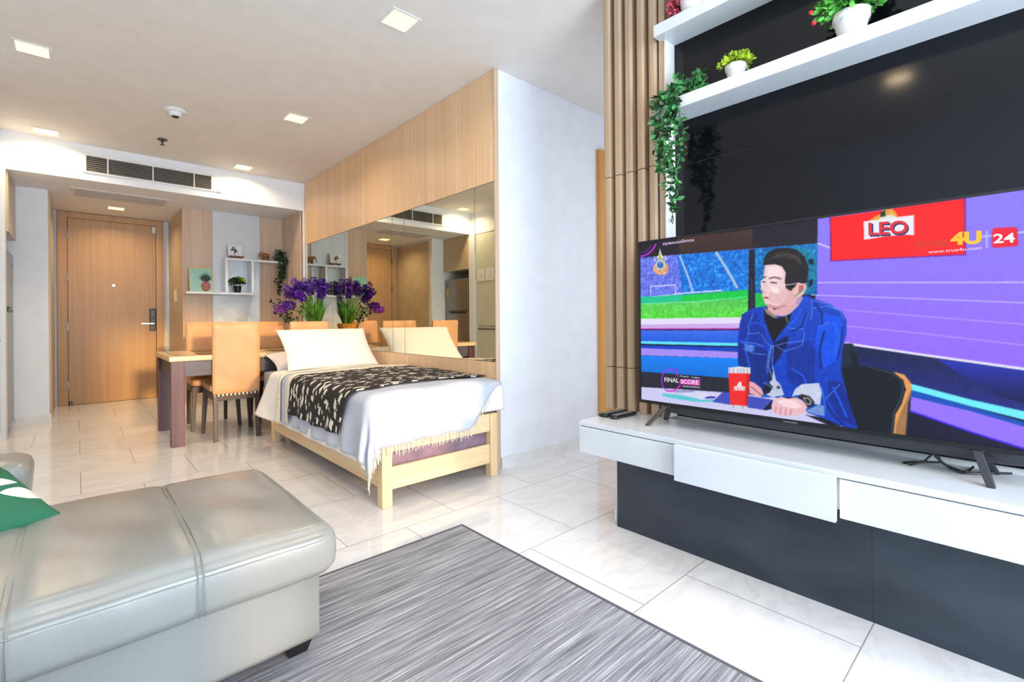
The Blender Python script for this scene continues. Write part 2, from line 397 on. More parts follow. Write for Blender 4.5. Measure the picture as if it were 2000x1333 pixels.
# entrance door
d = struct('door_1', box(-.075, .70+.075, 7.845, 7.899, .004, 2.262), 'doorwood', 'flat oak veneer entrance door')
d['label'] = 'flat brown oak entrance door with black lock and lever'
struct('door_casing', box(-.17, -.08, 7.83, 7.90, 0, 2.335).box(.78, .858, 7.83, 7.90, 0, 2.335).box(-.08, .78, 7.83, 7.90, 2.265, 2.335), 'doorwood', '', d, bevel=.003)
lk = struct('door_lock', box(.705, .772, 7.825, 7.845, .885, 1.175), 'black', '', d, bevel=.006); lk['label'] = 'black digital lock'
struct('lever', MB().cyl((.745, 7.825, .975), (.745, 7.80, .975), .012).box(.615, .755, 7.79, 7.806, .966, .985), 'chrome', '', lk, bevel=.003)
struct('keypad', MB().box(.722, .756, 7.822, 7.826, 1.07, 1.15).cyl((.74, 7.826, 1.02), (.74, 7.819, 1.02), .011), 'rubber', '', lk)
struct('peephole', MB().cyl((.346, 7.846, 1.463), (.346, 7.835, 1.463), .016, .014, 16), 'chrome', '', d)
for z in (.25, .95, 1.55, 2.05):
    struct('hinge', box(-.088, -.072, 7.822, 7.846, z-.05, z+.05), 'steel', '', d)
struct('door_stop', MB().cyl((-.06, 7.81, 0), (-.06, 7.81, .035), .015).cyl((-.06, 7.81, .035), (-.06, 7.81, .05), .018), 'gunmetal', '', d)
struct('door_sensor', box(.735, .775, 7.80, 7.845, 2.16, 2.25), 'white', '', d, bevel=.004)
# corridor door (mostly hidden by the slats)
d = struct('door_2', box(3.235, 3.98, 2.395, 2.414, .0, 2.30), 'orangewood', 'orange wood corridor door with louvres behind the slats')
struct('door_casing', box(3.143, 3.235, 2.372, 2.414, 0, 2.375).box(3.98, 4.07, 2.372, 2.414, 0, 2.375).box(3.235, 3.98, 2.372, 2.414, 2.30, 2.375), 'orangewood', '', d, bevel=.003)
b = MB()
for i in range(52): b.box(3.27, 3.93, 2.384, 2.396, .25+i*.038, .268+i*.038)
struct('louvre', b, 'orangewood', '', d)
# balcony door frame (behind the camera)
struct('added_window_panel', MB().box(-1.27, .03, -1.449, -1.44, .75, 2.25).box(-1.31, -1.27, -1.449, -1.42, .71, 2.29).box(.03, .07, -1.449, -1.42, .71, 2.29).box(-1.27, .03, -1.449, -1.42, .71, .75).box(-1.27, .03, -1.449, -1.42, 2.25, 2.29), 'whitematt', 'unseen white window panel added behind a fill lamp')  # opaque panel added to go with the fill lamp, no opening behind it
w = struct('window_1', MB().box(.25, .29, -1.53, -1.47, 0, 2.3).box(1.94, 1.98, -1.53, -1.47, 0, 2.3).box(.25, 1.98, -1.53, -1.47, 2.26, 2.3).box(.25, 1.98, -1.53, -1.47, 0, .03), 'whitematt', 'balcony door frame')
struct('window_2', MB().box(-1.48, -1.43, -1.4, -1.36, .45, 2.4).box(-1.48, -1.43, -.14, -.1, .45, 2.4).box(-1.48, -1.43, -1.4, -.1, .45, .49).box(-1.48, -1.43, -1.4, -.1, 2.36, 2.4), 'whitematt', 'side window frame')

# oak cladding of the mirror wall
struct('trim_4', box(2.062, 2.088, 2.418, 6.008, 1.925, CH-.002).box(2.062, 2.088, 2.418, 6.008, 0, .712), 'oak', 'oak cladding above and below the mirrors')
struct('trim_5', box(2.055, 2.088, 2.412, 2.420, 0, CH-.004), 'oakpale', 'pale oak edge strip at the end of the mirror wall')
struct('trim_6', box(2.04, 2.088, 6.004, 6.02, 0, 1.925), 'whitematt', 'white strip between mirrors and alcove')

MLAB = ['tall mirror panel at the right end by the white wall, reflecting small white boards', 'wide mirror panel reflecting the pillow and refrigerator', 'narrow upright mirror strip with bright edges above the propped pillow', 'wide mirror panel reflecting the entrance door', 'narrow mirror panel behind the purple flowers', 'mirror panel at the far left end by the alcove']
mb_ = [2.422, 2.649, 3.623, 3.832, 4.837, 5.172, 6.0]
for i in range(6):
    o = thing('mirror_panel', MLAB[i], 'mirror', (2.07, mb_[i], .715), 'mirror panels on the oak wall')
    box(2.066, 2.082, mb_[i]+.0015, mb_[i+1]-.0015, .714, 1.923).build('glass', 'mirror', o, bevel=.0015)
    box(2.0645, 2.067, mb_[i+1]-.0016, mb_[i+1], .714, 1.923).build('edge', 'steel', o)

# slatted wood panel beside the TV panels
o = thing('slatted_panel', 'floor to ceiling panel of vertical ash wood slats left of the television', 'wall panel', (2.04, 1.3, .54))
ys = [1.484, 1.420, 1.357, 1.290, 1.226, 1.170]
box(2.080, 2.089, 1.143, 1.486, .541, CH-.002).build('backing', 'slatback', o)
for y in ys[:5]:
    b = MB()
    for z0, z1 in ((.541, .7535), (.7565, 1.7105), (1.7135, CH-.002)):
        b.prism([(2.081, y), (2.0, y), (1.993, y-.010), (1.993, y-.032), (2.0, y-.042), (2.081, y-.042)], z0, z1, 'z')
    b.build('slat', 'slat', o, bevel=.002)
box(2.0, 2.088, 1.143, 1.172, .541, CH-.002).build('end_board', 'slat', o, bevel=.001)
# white jamb + black glass panels
struct('trim_7', box(1.998, 2.09, 1.138, 1.1425, .541, 2.275), 'whitematt', 'white jamb strip beside the black panels')
for z0, z1, l in ((.541, 1.7055, 'lower black glossy panel behind the television'), (1.7085, CH-.002, 'upper black glossy panel behind the shelves')):
    tag(box(2.08, 2.091, -1.40, 1.137, z0, z1).build('gloss_panel', 'blackglass'), l, 'wall panel', 'black gloss wall panels')
# dark base under the console
tag(MB().box(1.915, 2.119, .3652, 1.361, .0, .418).box(1.915, 2.119, -1.4, .3646, .0, .418).build('base_plinth', 'basepanel'), 'dark slate plinth under the floating white television console', 'plinth')
# door stopper-like white cap at plinth end
tag(MB().lathe([(.012, 0), (.013, .04), (.010, .05), (.010, .075), (.004, .08)], (1.935, 1.378, 0), 16).build('pipe_cap', 'white', smooth=True), 'small white cap on the floor at the end of the dark plinth', 'pipe cap')
# shelves
for z0, z1, x0, l in ((1.909, 1.96, 1.93, 'lower long white wall shelf with the trailing vine'), (2.275, 2.327, 1.943, 'upper long white wall shelf near the ceiling')):
    tag(box(x0, 2.079, -1.2, 1.165, z0, z1).build('wall_shelf', 'white', bevel=.002), l, 'shelf', 'white shelves on the black panels')

# console
o = thing('television_console', 'long floating white television console with three drawer fronts', 'console', (1.85, .3, .42))
box(1.672, 1.999, -1.38, 1.392, .52, .54).build('top', 'white', o, bevel=.0015)
MB().box(1.69, 1.997, -1.37, 1.386, .42, .519).box(1.675, 1.70, 1.37, 1.389, .402, .5165).build('carcass', 'white', o)
box(1.670, 1.689, .914, 1.389, .401, .5165).build('drawer_front', 'white', o, bevel=.0015)
d = box(1.640, 1.658, .400, .912, .394, .527).build('drawer_front', 'white', o, bevel=.0015); d['label'] = 'drawer front pulled slightly open'
box(1.658, 1.70, .41, .90, .405, .50).build('drawer_side', 'whitematt', o)
box(1.670, 1.689, -.115, .396, .401, .5165).build('drawer_front', 'white', o, bevel=.0015)
box(1.670, 1.689, -1.37, -.12, .401, .5165).build('drawer_front', 'white', o, bevel=.0015)

# ------------------------------------------------------------------ ceiling fixtures
def ceil_light(x, y, z, label, e=6):
    o = thing('ceiling_light', label, 'ceiling light', (x, y, z), 'square recessed ceiling lights')
    f = MB()
    for a in ((-.087, .087, -.087, -.072), (-.087, .087, .072, .087), (-.087, -.072, -.072, .072), (.072, .087, -.072, .072)): f.box(a[0], a[1], a[2], a[3], -.005, -.0005)
    f.build('frame', 'whitematt', o, local=True)
    box(-.071, .071, -.071, .071, -.004, -.001).build('diffuser', 'lamp', o, local=True)
    lamp('downlight_glow', 'AREA', (x, y, z-.008), (0, 0, 0), e, (1.0, .77, .50), .115, parent=o, spread=math.radians(150))
    return o
ceil_light(-.19, 4.11, CH, 'square ceiling light nearest the top left corner of the photo')
ceil_light(-.19, 5.82, CH, 'square ceiling light above the left end of the air vent')
ceil_light(1.345, 5.78, CH, 'square ceiling light nearest the oak wall and soffit corner')
ceil_light(1.345, 4.10, CH, 'square ceiling light between the smoke detector and the oak wall')
ceil_light(1.340, 2.38, CH, 'large looking square ceiling light at the top centre, nearest the camera', 3.5)
ceil_light(-.19, 2.40, CH, 'square ceiling light over the sofa', 3)
ceil_light(-.10, .64, CH, 'square ceiling light mirrored as a yellow glow in the black panel', 3)
ceil_light(1.34, .66, CH, 'square ceiling light above the rug', 4)
ceil_light(.35, 7.28, SF, 'square light in the low entrance ceiling before the door', 6)
o = thing('smoke_detector', 'round white smoke detector on the ceiling', 'smoke detector', (.583, 4.56, CH))
MB().lathe([(.075, -.001), (.075, -.012), (.055, -.018), (.05, -.02)], (.583, 4.56, CH)).build('base', 'whitematt', o, smooth=True)
MB().lathe([(.048, -.02), (.044, -.045), (.02, -.055), (.001, -.056)], (.583, 4.56, CH)).build('dome', 'whitematt', o, smooth=True)
MB().lathe([(.026, -.052), (.022, -.06), (.001, -.062)], (.583, 4.56, CH)).build('sensor', 'black', o)
o = thing('sprinkler', 'small dark sprinkler head on the ceiling before the vent', 'sprinkler', (.588, 5.375, CH))
MB().lathe([(.04, -.001), (.038, -.01), (.012, -.012), (.012, -.03)], (.588, 5.375, CH), 20).build('escutcheon', 'gunmetal', o, smooth=True)
MB().lathe([(.02, -.05), (.02, -.053), (.004, -.054)], (.588, 5.375, CH), 16).cyl((.588, 5.375, CH-.03), (.588, 5.375, CH-.05), .006).build('deflector', 'gunmetal', o)
# air conditioning grille on the soffit face
o = thing('air_vent', 'long white air conditioning grille with dark slats on the soffit face', 'air vent', (.575, 6.01, 2.49))
f = MB()
f.box(.045, 1.115, 5.998, 6.0095, 2.570, 2.595).box(.045, 1.115, 5.998, 6.0095, 2.408, 2.425).box(.045, .075, 5.998, 6.0095, 2.425, 2.57).box(1.083, 1.115, 5.998, 6.0095, 2.425, 2.57)
f.build('frame', 'whitematt', o, bevel=.002)
for x in (.229, .578, .928): box(x-.005, x+.005, 5.999, 6.008, 2.425, 2.57).build('mullion', 'whitematt', o)
box(.075, 1.083, 6.008, 6.0098, 2.425, 2.57).build('duct', 'black', o)
for i in range(8):
    z = 2.4305+i*.0182; MB().prism([(6.0075, z+.006), (6.0, z), (6.0, z+.003), (6.0075, z+.009)], .075, 1.083, 'x').build('slat', 'grille', o)
tag(MB().rbox(1.128, 1.195, 5.99, 6.0095, 2.408, 2.432, .009, 5).build('infrared_receiver', 'whitematt', smooth=True), 'small white oval receiver right of the air grille', 'sensor')
o = thing('return_grille', 'flat grey return air grille in the low entrance ceiling', 'air vent', (.365, 6.6, SF))
box(-.04, .77, 6.40, 6.80, SF-.006, SF-.0005).build('frame', 'whitematt', o)
b = MB()
for i in range(23): b.box(-.01, .74, 6.425+i*.0155, 6.434+i*.0155, SF-.010, SF-.0062)
b.build('blades', 'vent', o)
# light switch on the beige entrance wall
o = thing('wall_switch', 'white switch plate on the beige wall right of the entrance door', 'switch', (.918, 7.24, 1.32))
box(.910, .9195, 7.15, 7.33, 1.24, 1.40).build('plate', 'whitematt', o, bevel=.003)
for y in (7.175, 7.22, 7.265): box(.906, .910, y, y+.04, 1.27, 1.37).build('rocker', 'cream', o, bevel=.002)

# refrigerator nook and kitchen cupboards (seen mostly in the mirrors)
o = thing('refrigerator', 'tall steel two door refrigerator in the nook, seen in the mirror', 'refrigerator', (-.8, 6.37, 0))
box(-1.15, -.52, 6.07, 6.68, .03, 1.66).build('body', 'fridge', o, bevel=.01)
dd = box(-.515, -.455, 6.07, 6.68, 1.145, 1.66).build('freezer_door', 'fridge', o, bevel=.008)
box(-.454, -.452, 6.60, 6.64, 1.38, 1.50).build('sticker', 'yellow', dd)
box(-.454, -.452, 6.61, 6.635, 1.54, 1.58).build('badge', 'black', dd)
box(-.454, -.448, 6.12, 6.55, 1.098, 1.13).build('handle', 'black', box(-.515, -.455, 6.07, 6.68, .06, 1.135).build('lower_door', 'fridge', o, bevel=.008))
box(-1.1, -.55, 6.09, 6.66, 0, .03).build('foot', 'black', o)
o = thing('wall_cupboard', 'beige cupboard above the refrigerator, seen in the mirror', 'cupboard', (-.8, 6.37, 1.8))
box(-1.3, -.455, 6.035, 6.715, 1.80, SF-.002).build('body', 'sage', o)
box(-.455, -.437, 6.038, 6.712, 1.80, SF-.004).build('door', 'beige', o, bevel=.001)
o = thing('tall_cupboard', 'pale tall kitchen cupboard with two white boards, seen in the mirror', 'cupboard', (-.9, 5.25, 0))
box(-1.35, -.50, 4.61, 5.895, .0, SF-.012).build('body', 'sage', o)
for y0, y1, z0, z1 in ((4.62, 5.25, .905, 2.32), (5.255, 5.885, .905, 2.32), (4.62, 5.25, .08, .86), (5.255, 5.885, .08, .86)):
    p = box(-.50, -.482, y0, y1, z0, z1).build('door', 'sage', o, bevel=.001)
    if z0 < .5: box(-.482, -.474, y0+.03, y1-.03, .845, .858).build('handle', 'black', p)
for y0, y1 in ((5.665, 5.86), (5.45, 5.64)):
    q = tag(box(-.481, -.472, y0, y1, 1.588, 1.772).build('notice_board', 'paper', bevel=.001), 'small white square board on the pale cupboard, mirrored ' + ('left' if y0 > 5.6 else 'right'), 'notice board', 'white boards on the cupboard')
    MB().box(-.4718, -.4708, y0+.06, y0+.075, 1.65, 1.72).box(-.4718, -.4708, y0+.09, y0+.14, 1.64, 1.65).build('print', 'vent', q)

# ------------------------------------------------------------------ dining table and chairs
o = thing('dining_table', 'dining table with pale wood top and dark red slab legs', 'table', (1.29, 5.05, 0))
t = box(.535, 2.04, 4.595, 5.50, .682, .722).build('tabletop', 'tabletop', o, bevel=.004)
MB().box(.60, .606, 4.66, 5.44, .7215, .7228).box(.606, 1.97, 4.66, 4.666, .7215, .7228).box(.606, 1.97, 5.434, 5.44, .7215, .7228).build('inlay', 'darkwood', t)
for x0, x1, y0, y1 in ((.547, .637, 4.607, 4.697), (.547, .637, 5.398, 5.488), (1.93, 2.02, 4.607, 4.697), (1.93, 2.02, 5.398, 5.488)):
    box(x0, x1, y0, y1, 0, .682).build('leg', 'maroon', o, bevel=.003)
for a in ((.637, 1.93, 4.625, 4.65), (.637, 1.93, 5.445, 5.47)): box(a[0], a[1], a[2], a[3], .555, .681).build('apron', 'greyrail', o, bevel=.002)
for x in (.58, 1.965): box(x-.013, x+.013, 4.697, 5.398, .56, .681).build('apron', 'darkwood', o, bevel=.002)
for i, (x, y, l) in enumerate(((.99, 5.27, 'woven placemat at the far left seat'), (1.50, 5.29, 'woven placemat at the far right seat'), (.96, 4.83, 'woven placemat at the near left seat'), (1.52, 4.83, 'woven placemat at the near right seat'))):
    p = MB().rbox(x-.20, x+.20, y-.13, y+.13, .7232, .7272, .002, 6).build('placemat', 'mat'); tag(p, l, 'placemat', 'placemats on the dining table')

def make_chair(label):
    o = thing('dining_chair', label, 'chair', (0, 0, 0), 'tan dining chairs')
    # chair faces +y, back at y=-0.22
    def bend(p, u, v, w):
        z = p.z; return (p.x, p.y - .025*((z-.4)/.6)**2*0.8, z)
    MB().rbox(-.178, .178, -.222, -.176, .385, .993, .014, 12, bend).build('backrest', 'tan', o, smooth=True, local=True)
    def dome(p, u, v, w): return (p.x, p.y, p.z + (.012*(1-u*u)*(1-v*v) if w > .5 else 0))
    MB().rbox(-.188, .188, -.18, .228, .405, .468, .02, 12, dome).build('seat', 'tan', o, smooth=True, local=True)
    MB().box(-.165, .165, -.21, -.19, .335, .395).box(-.175, .175, .185, .205, .345, .405).box(-.178, -.158, -.19, .19, .345, .405).box(.158, .178, -.19, .19, .345, .405).build('seat_frame', 'darkwood', o, local=True, bevel=.002)
    box(-.165, .165, -.2245, -.2205, .375, .392).build('stitching', 'stitch', o, local=True)
    for sx in (-1, 1):
        MB().frustum((sx*.158, -.222, 0), (.014, .014), (sx*.156, -.2, .395), (.018, .018)).build('leg', 'darkwood', o, local=True, bevel=.002)
        MB().frustum((sx*.19, .212, 0), (.014, .014), (sx*.168, .195, .405), (.019, .019)).build('leg', 'darkwood', o, local=True, bevel=.002)
    return o
c0 = make_chair('tan leather dining chair with its whole back showing, near side of table, left')
c0.location = (1.01, 4.795, 0); c0.rotation_euler = (0, 0, -.03)
dup(c0, (1.61, 4.80, 0), 0, 'tan dining chair at the near side, back rising behind the white pillow')
dup(c0, (.962, 5.375, 0), pi, 'tan dining chair on the far side of table, at the left end')
dup(c0, (1.515, 5.375, 0), pi, 'tan dining chair on the far side of table, under the trailing vine')

# ------------------------------------------------------------------ plants
def leaf(mb, p, d, up, L, w):
    d = Vector(d).normalized(); s = d.cross(Vector(up)); s = s.normalized() if s.length > 1e-4 else d.orthogonal().normalized()
    n = s.cross(d); p = Vector(p)
    mb.add([p, p+d*L*.35+s*w/2+n*L*.06, p+d*L*.75+s*w*.34+n*L*.03, p+d*L, p+d*L*.75-s*w*.34+n*L*.03, p+d*L*.35-s*w/2+n*L*.06, p+d*L*.4-n*.02*L],
           [(0, 6, 1), (6, 2, 1), (6, 3, 2), (6, 4, 3), (6, 5, 4), (0, 5, 6)])
def rdir(zmin=-.2):
    while True:
        v = Vector((random.uniform(-1, 1), random.uniform(-1, 1), random.uniform(zmin, 1)))
        if .1 < v.length < 1: return v.normalized()
def bush(c, rx, ry, rz, n, L, w, zmin=-.1, fill=.35):
    mb = MB(); c = Vector(c)
    for _ in range(n):
        d = rdir(zmin); k = random.uniform(fill, 1)
        p = c+Vector((d.x*rx, d.y*ry, d.z*rz))*k
        leaf(mb, p, (d+rdir(-1)*.7), rdir(-1), L*random.uniform(.7, 1.2), w)
    return mb
def pot(o, c, rt, rb, h, m='ceramic', rim=True):
    x, y, z = c
    pr = [(rb*.9, 0), (rb, .003), (rt*.93, h*.72), (rt, h*.74), (rt*1.02, h), (rt*.9, h), (rt*.86, h*.86)] if rim else [(rb*.9, 0), (rb, .004), (rt, h), (rt*.9, h), (rt*.88, h*.88)]
    MB().lathe(pr, c, 36).build('pot', m, o, smooth=True)
    MB().lathe([(rt*.84, h*.8), (rt*.84, h*.85)], c, 20).build('soil', 'soil', o)

o = thing('potted_plant', 'small yellow green plant in a white pot on the lower white shelf', 'plant', (1.99, .817, 1.9605))
pot(o, (1.985, .817, 1.9605), .040, .027, .062)
bush((1.985, .817, 2.032), .058, .058, .034, 420, .020, .011).build('foliage', 'yellowgreen', o)
o = thing('potted_plant', 'bushy red berried plant in a large white pot on the lower shelf', 'plant', (1.99, .425, 1.9605))
pot(o, (1.985, .425, 1.9605), .055, .037, .085)
bush((1.985, .425, 2.095), .088, .10, .085, 620, .028, .017, -.45).build('foliage', 'green2', o)
for dx, dy, dz in ((-.09, -.02, .055), (-.092, .05, .02), (-.06, .105, -.01), (-.07, -.09, .0), (-.05, .10, -.045), (-.05, .02, .085), (-.06, -.085, -.04)):
    MB().lathe([(.001, -.008), (.007, -.004), (.009, 0), (.007, .005), (.001, .008)], (1.985+dx, .425+dy, 2.085+dz), 12).build('berry', 'red', o, smooth=True)
o = thing('potted_plant', 'white round pot with pink flowers on the upper shelf', 'plant', (2.01, 1.03, 2.3275))
MB().lathe([(.030, 0), (.040, .005), (.052, .035), (.055, .07), (.05, .10), (.044, .10)], (2.005, 1.005, 2.3275), 36).build('pot', 'ceramic', o, smooth=True)
bush((2.005, 1.005, 2.45), .07, .09, .05, 200, .03, .016, -.5).build('foliage', 'green1', o)
bush((1.985, 1.085, 2.40), .024, .03, .05, 120, .018, .012, -1).build('flowers', 'pink', o)
# trailing vine on the lower shelf
o = thing('trailing_vine', 'green trailing vine hanging from the left end of lower shelf', 'plant', (1.97, 1.08, 1.9605))
st = MB(); lf = MB()
def strand(p0, p1, drop, n, L, w, sway=.015, off=(0, 0, 0)):
    pts = []
    p0, p1 = Vector(p0), Vector(p1)
    for i in range(7): pts.append(p0.lerp(p1, i/6)+Vector((0, 0, .03*sin(pi*i/6))))
    ph = random.uniform(0, 6)
    k = max(6, int(drop/.02))
    for i in range(1, k+1):
        pts.append(p1+Vector((sway*sin(ph+i*.35), sway*1.3*cos(ph*1.7+i*.3), -drop*i/k)))
    st.tube(pts, .0014, 5)
    for i in range(n):
        t = random.random()**.85*(len(pts)-1); a = pts[int(t)]
        d = Vector((random.uniform(-1, .4), random.uniform(-1, 1), random.uniform(-1, .35)))
        leaf(lf, a, d, rdir(-1), L*random.uniform(.7, 1.25), w)
for (y, x1, drop, n) in ((1.06, 1.918, .56, 95), (1.075, 1.922, .50, 90), (1.05, 1.921, .46, 75), (1.09, 1.916, .38, 70), (1.105, 1.921, .33, 60), (1.12, 1.92, .26, 50), (1.035, 1.92, .25, 50), (1.14, 1.92, .18, 45), (1.158, 1.919, .24, 55), (1.065, 1.915, .40, 80)):
    strand((2.01, 1.05+(y-1.08)*.3, 1.975), (x1, y, 1.975), drop, n, .030, .019)
for i in range(190):
    a = random.uniform(0, 2*pi); r = random.random()**.5
    leaf(lf, (1.99+r*.05*cos(a), 1.035+r*.085*sin(a), 1.968+random.random()*.085), rdir(-.2), rdir(-1), .032, .02)
st.build('stems', 'green3', o); lf.build('leaves', 'green1', o)

# alcove shelves
o = thing('display_shelf', 'white stepped box shelf on the alcove back wall', 'shelf', (1.4, 6.62, 1.33))
MB().box(.925, 1.623, 6.52, 6.739, 1.322, 1.347).build('shelf_board', 'white', o, bevel=.001)
MB().box(1.316, 1.96, 6.52, 6.739, 1.738, 1.762).build('shelf_board', 'white', o, bevel=.001)
MB().box(1.316, 1.340, 6.52, 6.721, 1.3475, 1.7375).build('side_board', 'white', o, bevel=.001)
MB().box(1.599, 1.623, 6.52, 6.721, 1.3475, 1.7375).build('side_board', 'white', o, bevel=.001)
# pineapple picture
o = thing('framed_print', 'mint green print of a pineapple leaning on the lower alcove shelf', 'picture', (1.08, 6.66, 1.3475))
R = Matrix.Translation((1.085, 6.60, 1.3475)) @ Matrix.Rotation(-.14, 4, 'X')
MB().box(-.112, .112, 0, .014, 0, .285).xf(R).build('canvas', 'mint', o)
MB().box(-.116, -.110, -.004, .014, 0, .289).box(.110, .116, -.004, .014, 0, .289).box(-.116, .116, -.004, .014, .283, .289).box(-.116, .116, -.004, .014, 0, .005).xf(R).build('frame', 'gold', o)
MB().prism([(.045+.05*cos(i*pi/8)*(1-.12*sin(i*pi/8)), .072+.065*sin(i*pi/8)) for i in range(16)], -.0015, .001, 'y').xf(R).build('pineapple', 'pinefruit', o)
b = MB()
for k in range(13):
    a = -1.15+k*2.3/12; L = .115-.03*abs(a)
    z0 = .125
    b.prism([(.045-.008, z0), (.045+.008, z0), (.045+sin(a)*L*.6+.008, z0+cos(a)*L*.6), (.045+sin(a)*L, z0+cos(a)*L+.012*(k % 2)), (.045+sin(a)*L*.6-.006, z0+cos(a)*L*.6)], -.0025-.0001*k, 0, 'y')
b.xf(R).build('pineapple_crown', 'ink', o)
MB().box(-.085, -.035, -.001, 0, .13, .137).xf(R).build('caption', 'vent', o)
# black potted plant in the box
o = thing('potted_plant', 'leafy plant in a black pot inside the white box shelf', 'plant', (1.465, 6.62, 1.3475))
pot(o, (1.465, 6.62, 1.3475), .046, .034, .085, 'black', False)
bush((1.465, 6.62, 1.475), .075, .06, .055, 260, .034, .02, -.2).build('foliage', 'green3', o)
bush((1.475, 6.60, 1.485), .065, .05, .05, 70, .03, .018, -.1).build('flowers', 'yellowgreen', o)
# card on little wooden bench
o = thing('easel_card', 'white card with a black leaf print on a small wooden stand', 'ornament', (1.45, 6.62, 1.7625))
MB().box(1.375, 1.53, 6.57, 6.64, 1.785, 1.80).box(1.395, 1.41, 6.58, 6.63, 1.7625, 1.785).box(1.495, 1.51, 6.58, 6.63, 1.7625, 1.785).build('stand', 'brown', o, bevel=.002)
R = Matrix.Translation((1.44, 6.615, 1.80)) @ Matrix.Rotation(-.12, 4, 'X')
MB().box(-.075, .075, 0, .006, 0, .14).xf(R).build('card', 'paper', o)
b = MB(); 
for x, z, a in ((-.02, .10, .9), (-.03, .075, 1.3), (.0, .05, .3), (.015, .065, -.4), (-.005, .08, .6)):
    b.prism([(x+sin(a)*-.03, z+cos(a)*-.03), (x+cos(a)*.009, z-sin(a)*.009), (x+sin(a)*.03, z+cos(a)*.03), (x-cos(a)*.009, z+sin(a)*.009)], -.002, -.0002, 'y')
b.box(-.004, .0, -.0015, 0, .005, .09).xf(R).build('leaf_print', 'ink', o)
# carved elephant
o = thing('elephant_figurine', 'small carved brown wooden animal on the upper alcove shelf', 'figurine', (1.79, 6.62, 1.7625))
def ell(mb, c, r, n=14):
    mb.grid(lambda u, v: (c[0]+r[0]*sin(pi*v)*cos(2*pi*u), c[1]+r[1]*sin(pi*v)*sin(2*pi*u), c[2]+r[2]*cos(pi*v)), n, n//2); return mb
x0, y0, z0 = 1.79, 6.62, 1.7625
b = MB(); ell(b, (x0, y0, z0+.075), (.045, .026, .030)); ell(b, (x0-.048, y0, z0+.095), (.024, .02, .022))
b.tube([(x0-.065, y0, z0+.092), (x0-.078, y0, z0+.07), (x0-.076, y0, z0+.045), (x0-.084, y0, z0+.03)], [.010, .008, .006, .004], 8)
b.build('body', 'brown', o, smooth=True)
for sx in (-.026, .026):
    for sy in (-.014, .014): MB().cyl((x0+sx, y0+sy, z0), (x0+sx, y0+sy, z0+.065), .010, .011, 10).build('leg', 'brown', o, smooth=True)
for sy in (-1, 1): ell(MB(), (x0-.038, y0+sy*.021, z0+.092), (.016, .004, .02)).build('ear', 'brown', o, smooth=True)
# trailing plant of the alcove
o = thing('trailing_vine', 'dark trailing vine hanging from the upper alcove shelf end', 'plant', (1.95, 6.6, 1.7625))
st = MB(); lf = MB()
for (x, drop, n) in ((1.925, .30, 60), (1.95, .42, 80), (1.97, .36, 80), (1.99, .30, 70), (1.94, .45, 70), (1.96, .22, 50)):
    pts = [(1.93, 6.62, 1.79), (x, 6.55, 1.81), (x, 6.505, 1.79)]
    k = 14; ph = random.uniform(0, 6)
    for i in range(1, k+1): pts.append((x-.05*(i/k)**2+.012*sin(ph+i*.6), 6.50+.012*cos(ph+i*.5), 1.79-drop*i/k))
    st.tube(pts, .0015, 5)
    for _ in range(n):
        a = Vector(random.choice(pts[1:])); leaf(lf, a+rdir(-1)*.012, Vector((random.uniform(-1, 1), random.uniform(-1, .3), random.uniform(-1, .4))), rdir(-1), .034, .022)
for i in range(150): leaf(lf, Vector((1.945, 6.58, 1.785))+Vector((random.uniform(-.05, .05), random.uniform(-.06, .06), random.uniform(-.01, .11))), rdir(-.3), rdir(-1), .036, .022)
st.build('stems', 'green3', o); lf.build('leaves', 'green3', o)

# flowers on the table
o = thing('flower_basket', 'woven basket of purple hyacinths on the table by the mirrors', 'flower arrangement', (1.90, 5.21, .7228))
def bsk(u, v): 
    r = .058+.022*v; a = 2*pi*u; c_, s_ = cos(a), sin(a); k = r/max(abs(c_), abs(s_))*(.55+.45*max(abs(c_), abs(s_))) 
    return (1.90+k*c_, 5.21+k*s_, .7235+.235*v)
MB().grid(bsk, 40, 20).build('basket', 'basket', o, solid=.004)
b = MB()
for i in range(60): 
    a = 2*pi*i/60; q = bsk(i/60, 1.0); b.cyl((q[0], q[1], q[2]-.02), (q[0], q[1], q[2]+.006), .006, n=6)
b.build('basket_rim', 'basket', o)
box(1.845, 1.955, 5.155, 5.265, .74, .93).build('soil', 'soil', o)
bl = MB(); stm = MB(); pet = [MB(), MB()]
def blade(p, d, L, w, droop):
    pts = []; n = 8; p = Vector(p); d = Vector(d).normalized(); s = d.cross(Vector((0, 0, 1))).normalized() if abs(d.z) < .98 else Vector((1, 0, 0))
    vs = []
    for i in range(n+1):
        t = i/n; q = p+d*L*t+Vector((d.x, d.y, 0))*droop*t*t-Vector((0, 0, 1))*droop*t*t*.8
        q.x = min(q.x, 2.05)
        ww = w*(1-t**3)*(.6+.4*min(1, t*4)); vs += [q-s*ww/2, q+s*ww/2]
    bl.add(vs, [(2*i, 2*i+1, 2*i+3, 2*i+2) for i in range(n)])
for i in range(120):
    a = random.uniform(0, 2*pi); sp = random.uniform(.05, .85)
    if cos(a) > 0: sp *= .4
    blade((1.90+.03*cos(a), 5.21+.03*sin(a), .93), (sp*cos(a), sp*sin(a), 1), random.uniform(.24, .40), .016, random.uniform(0, .12))
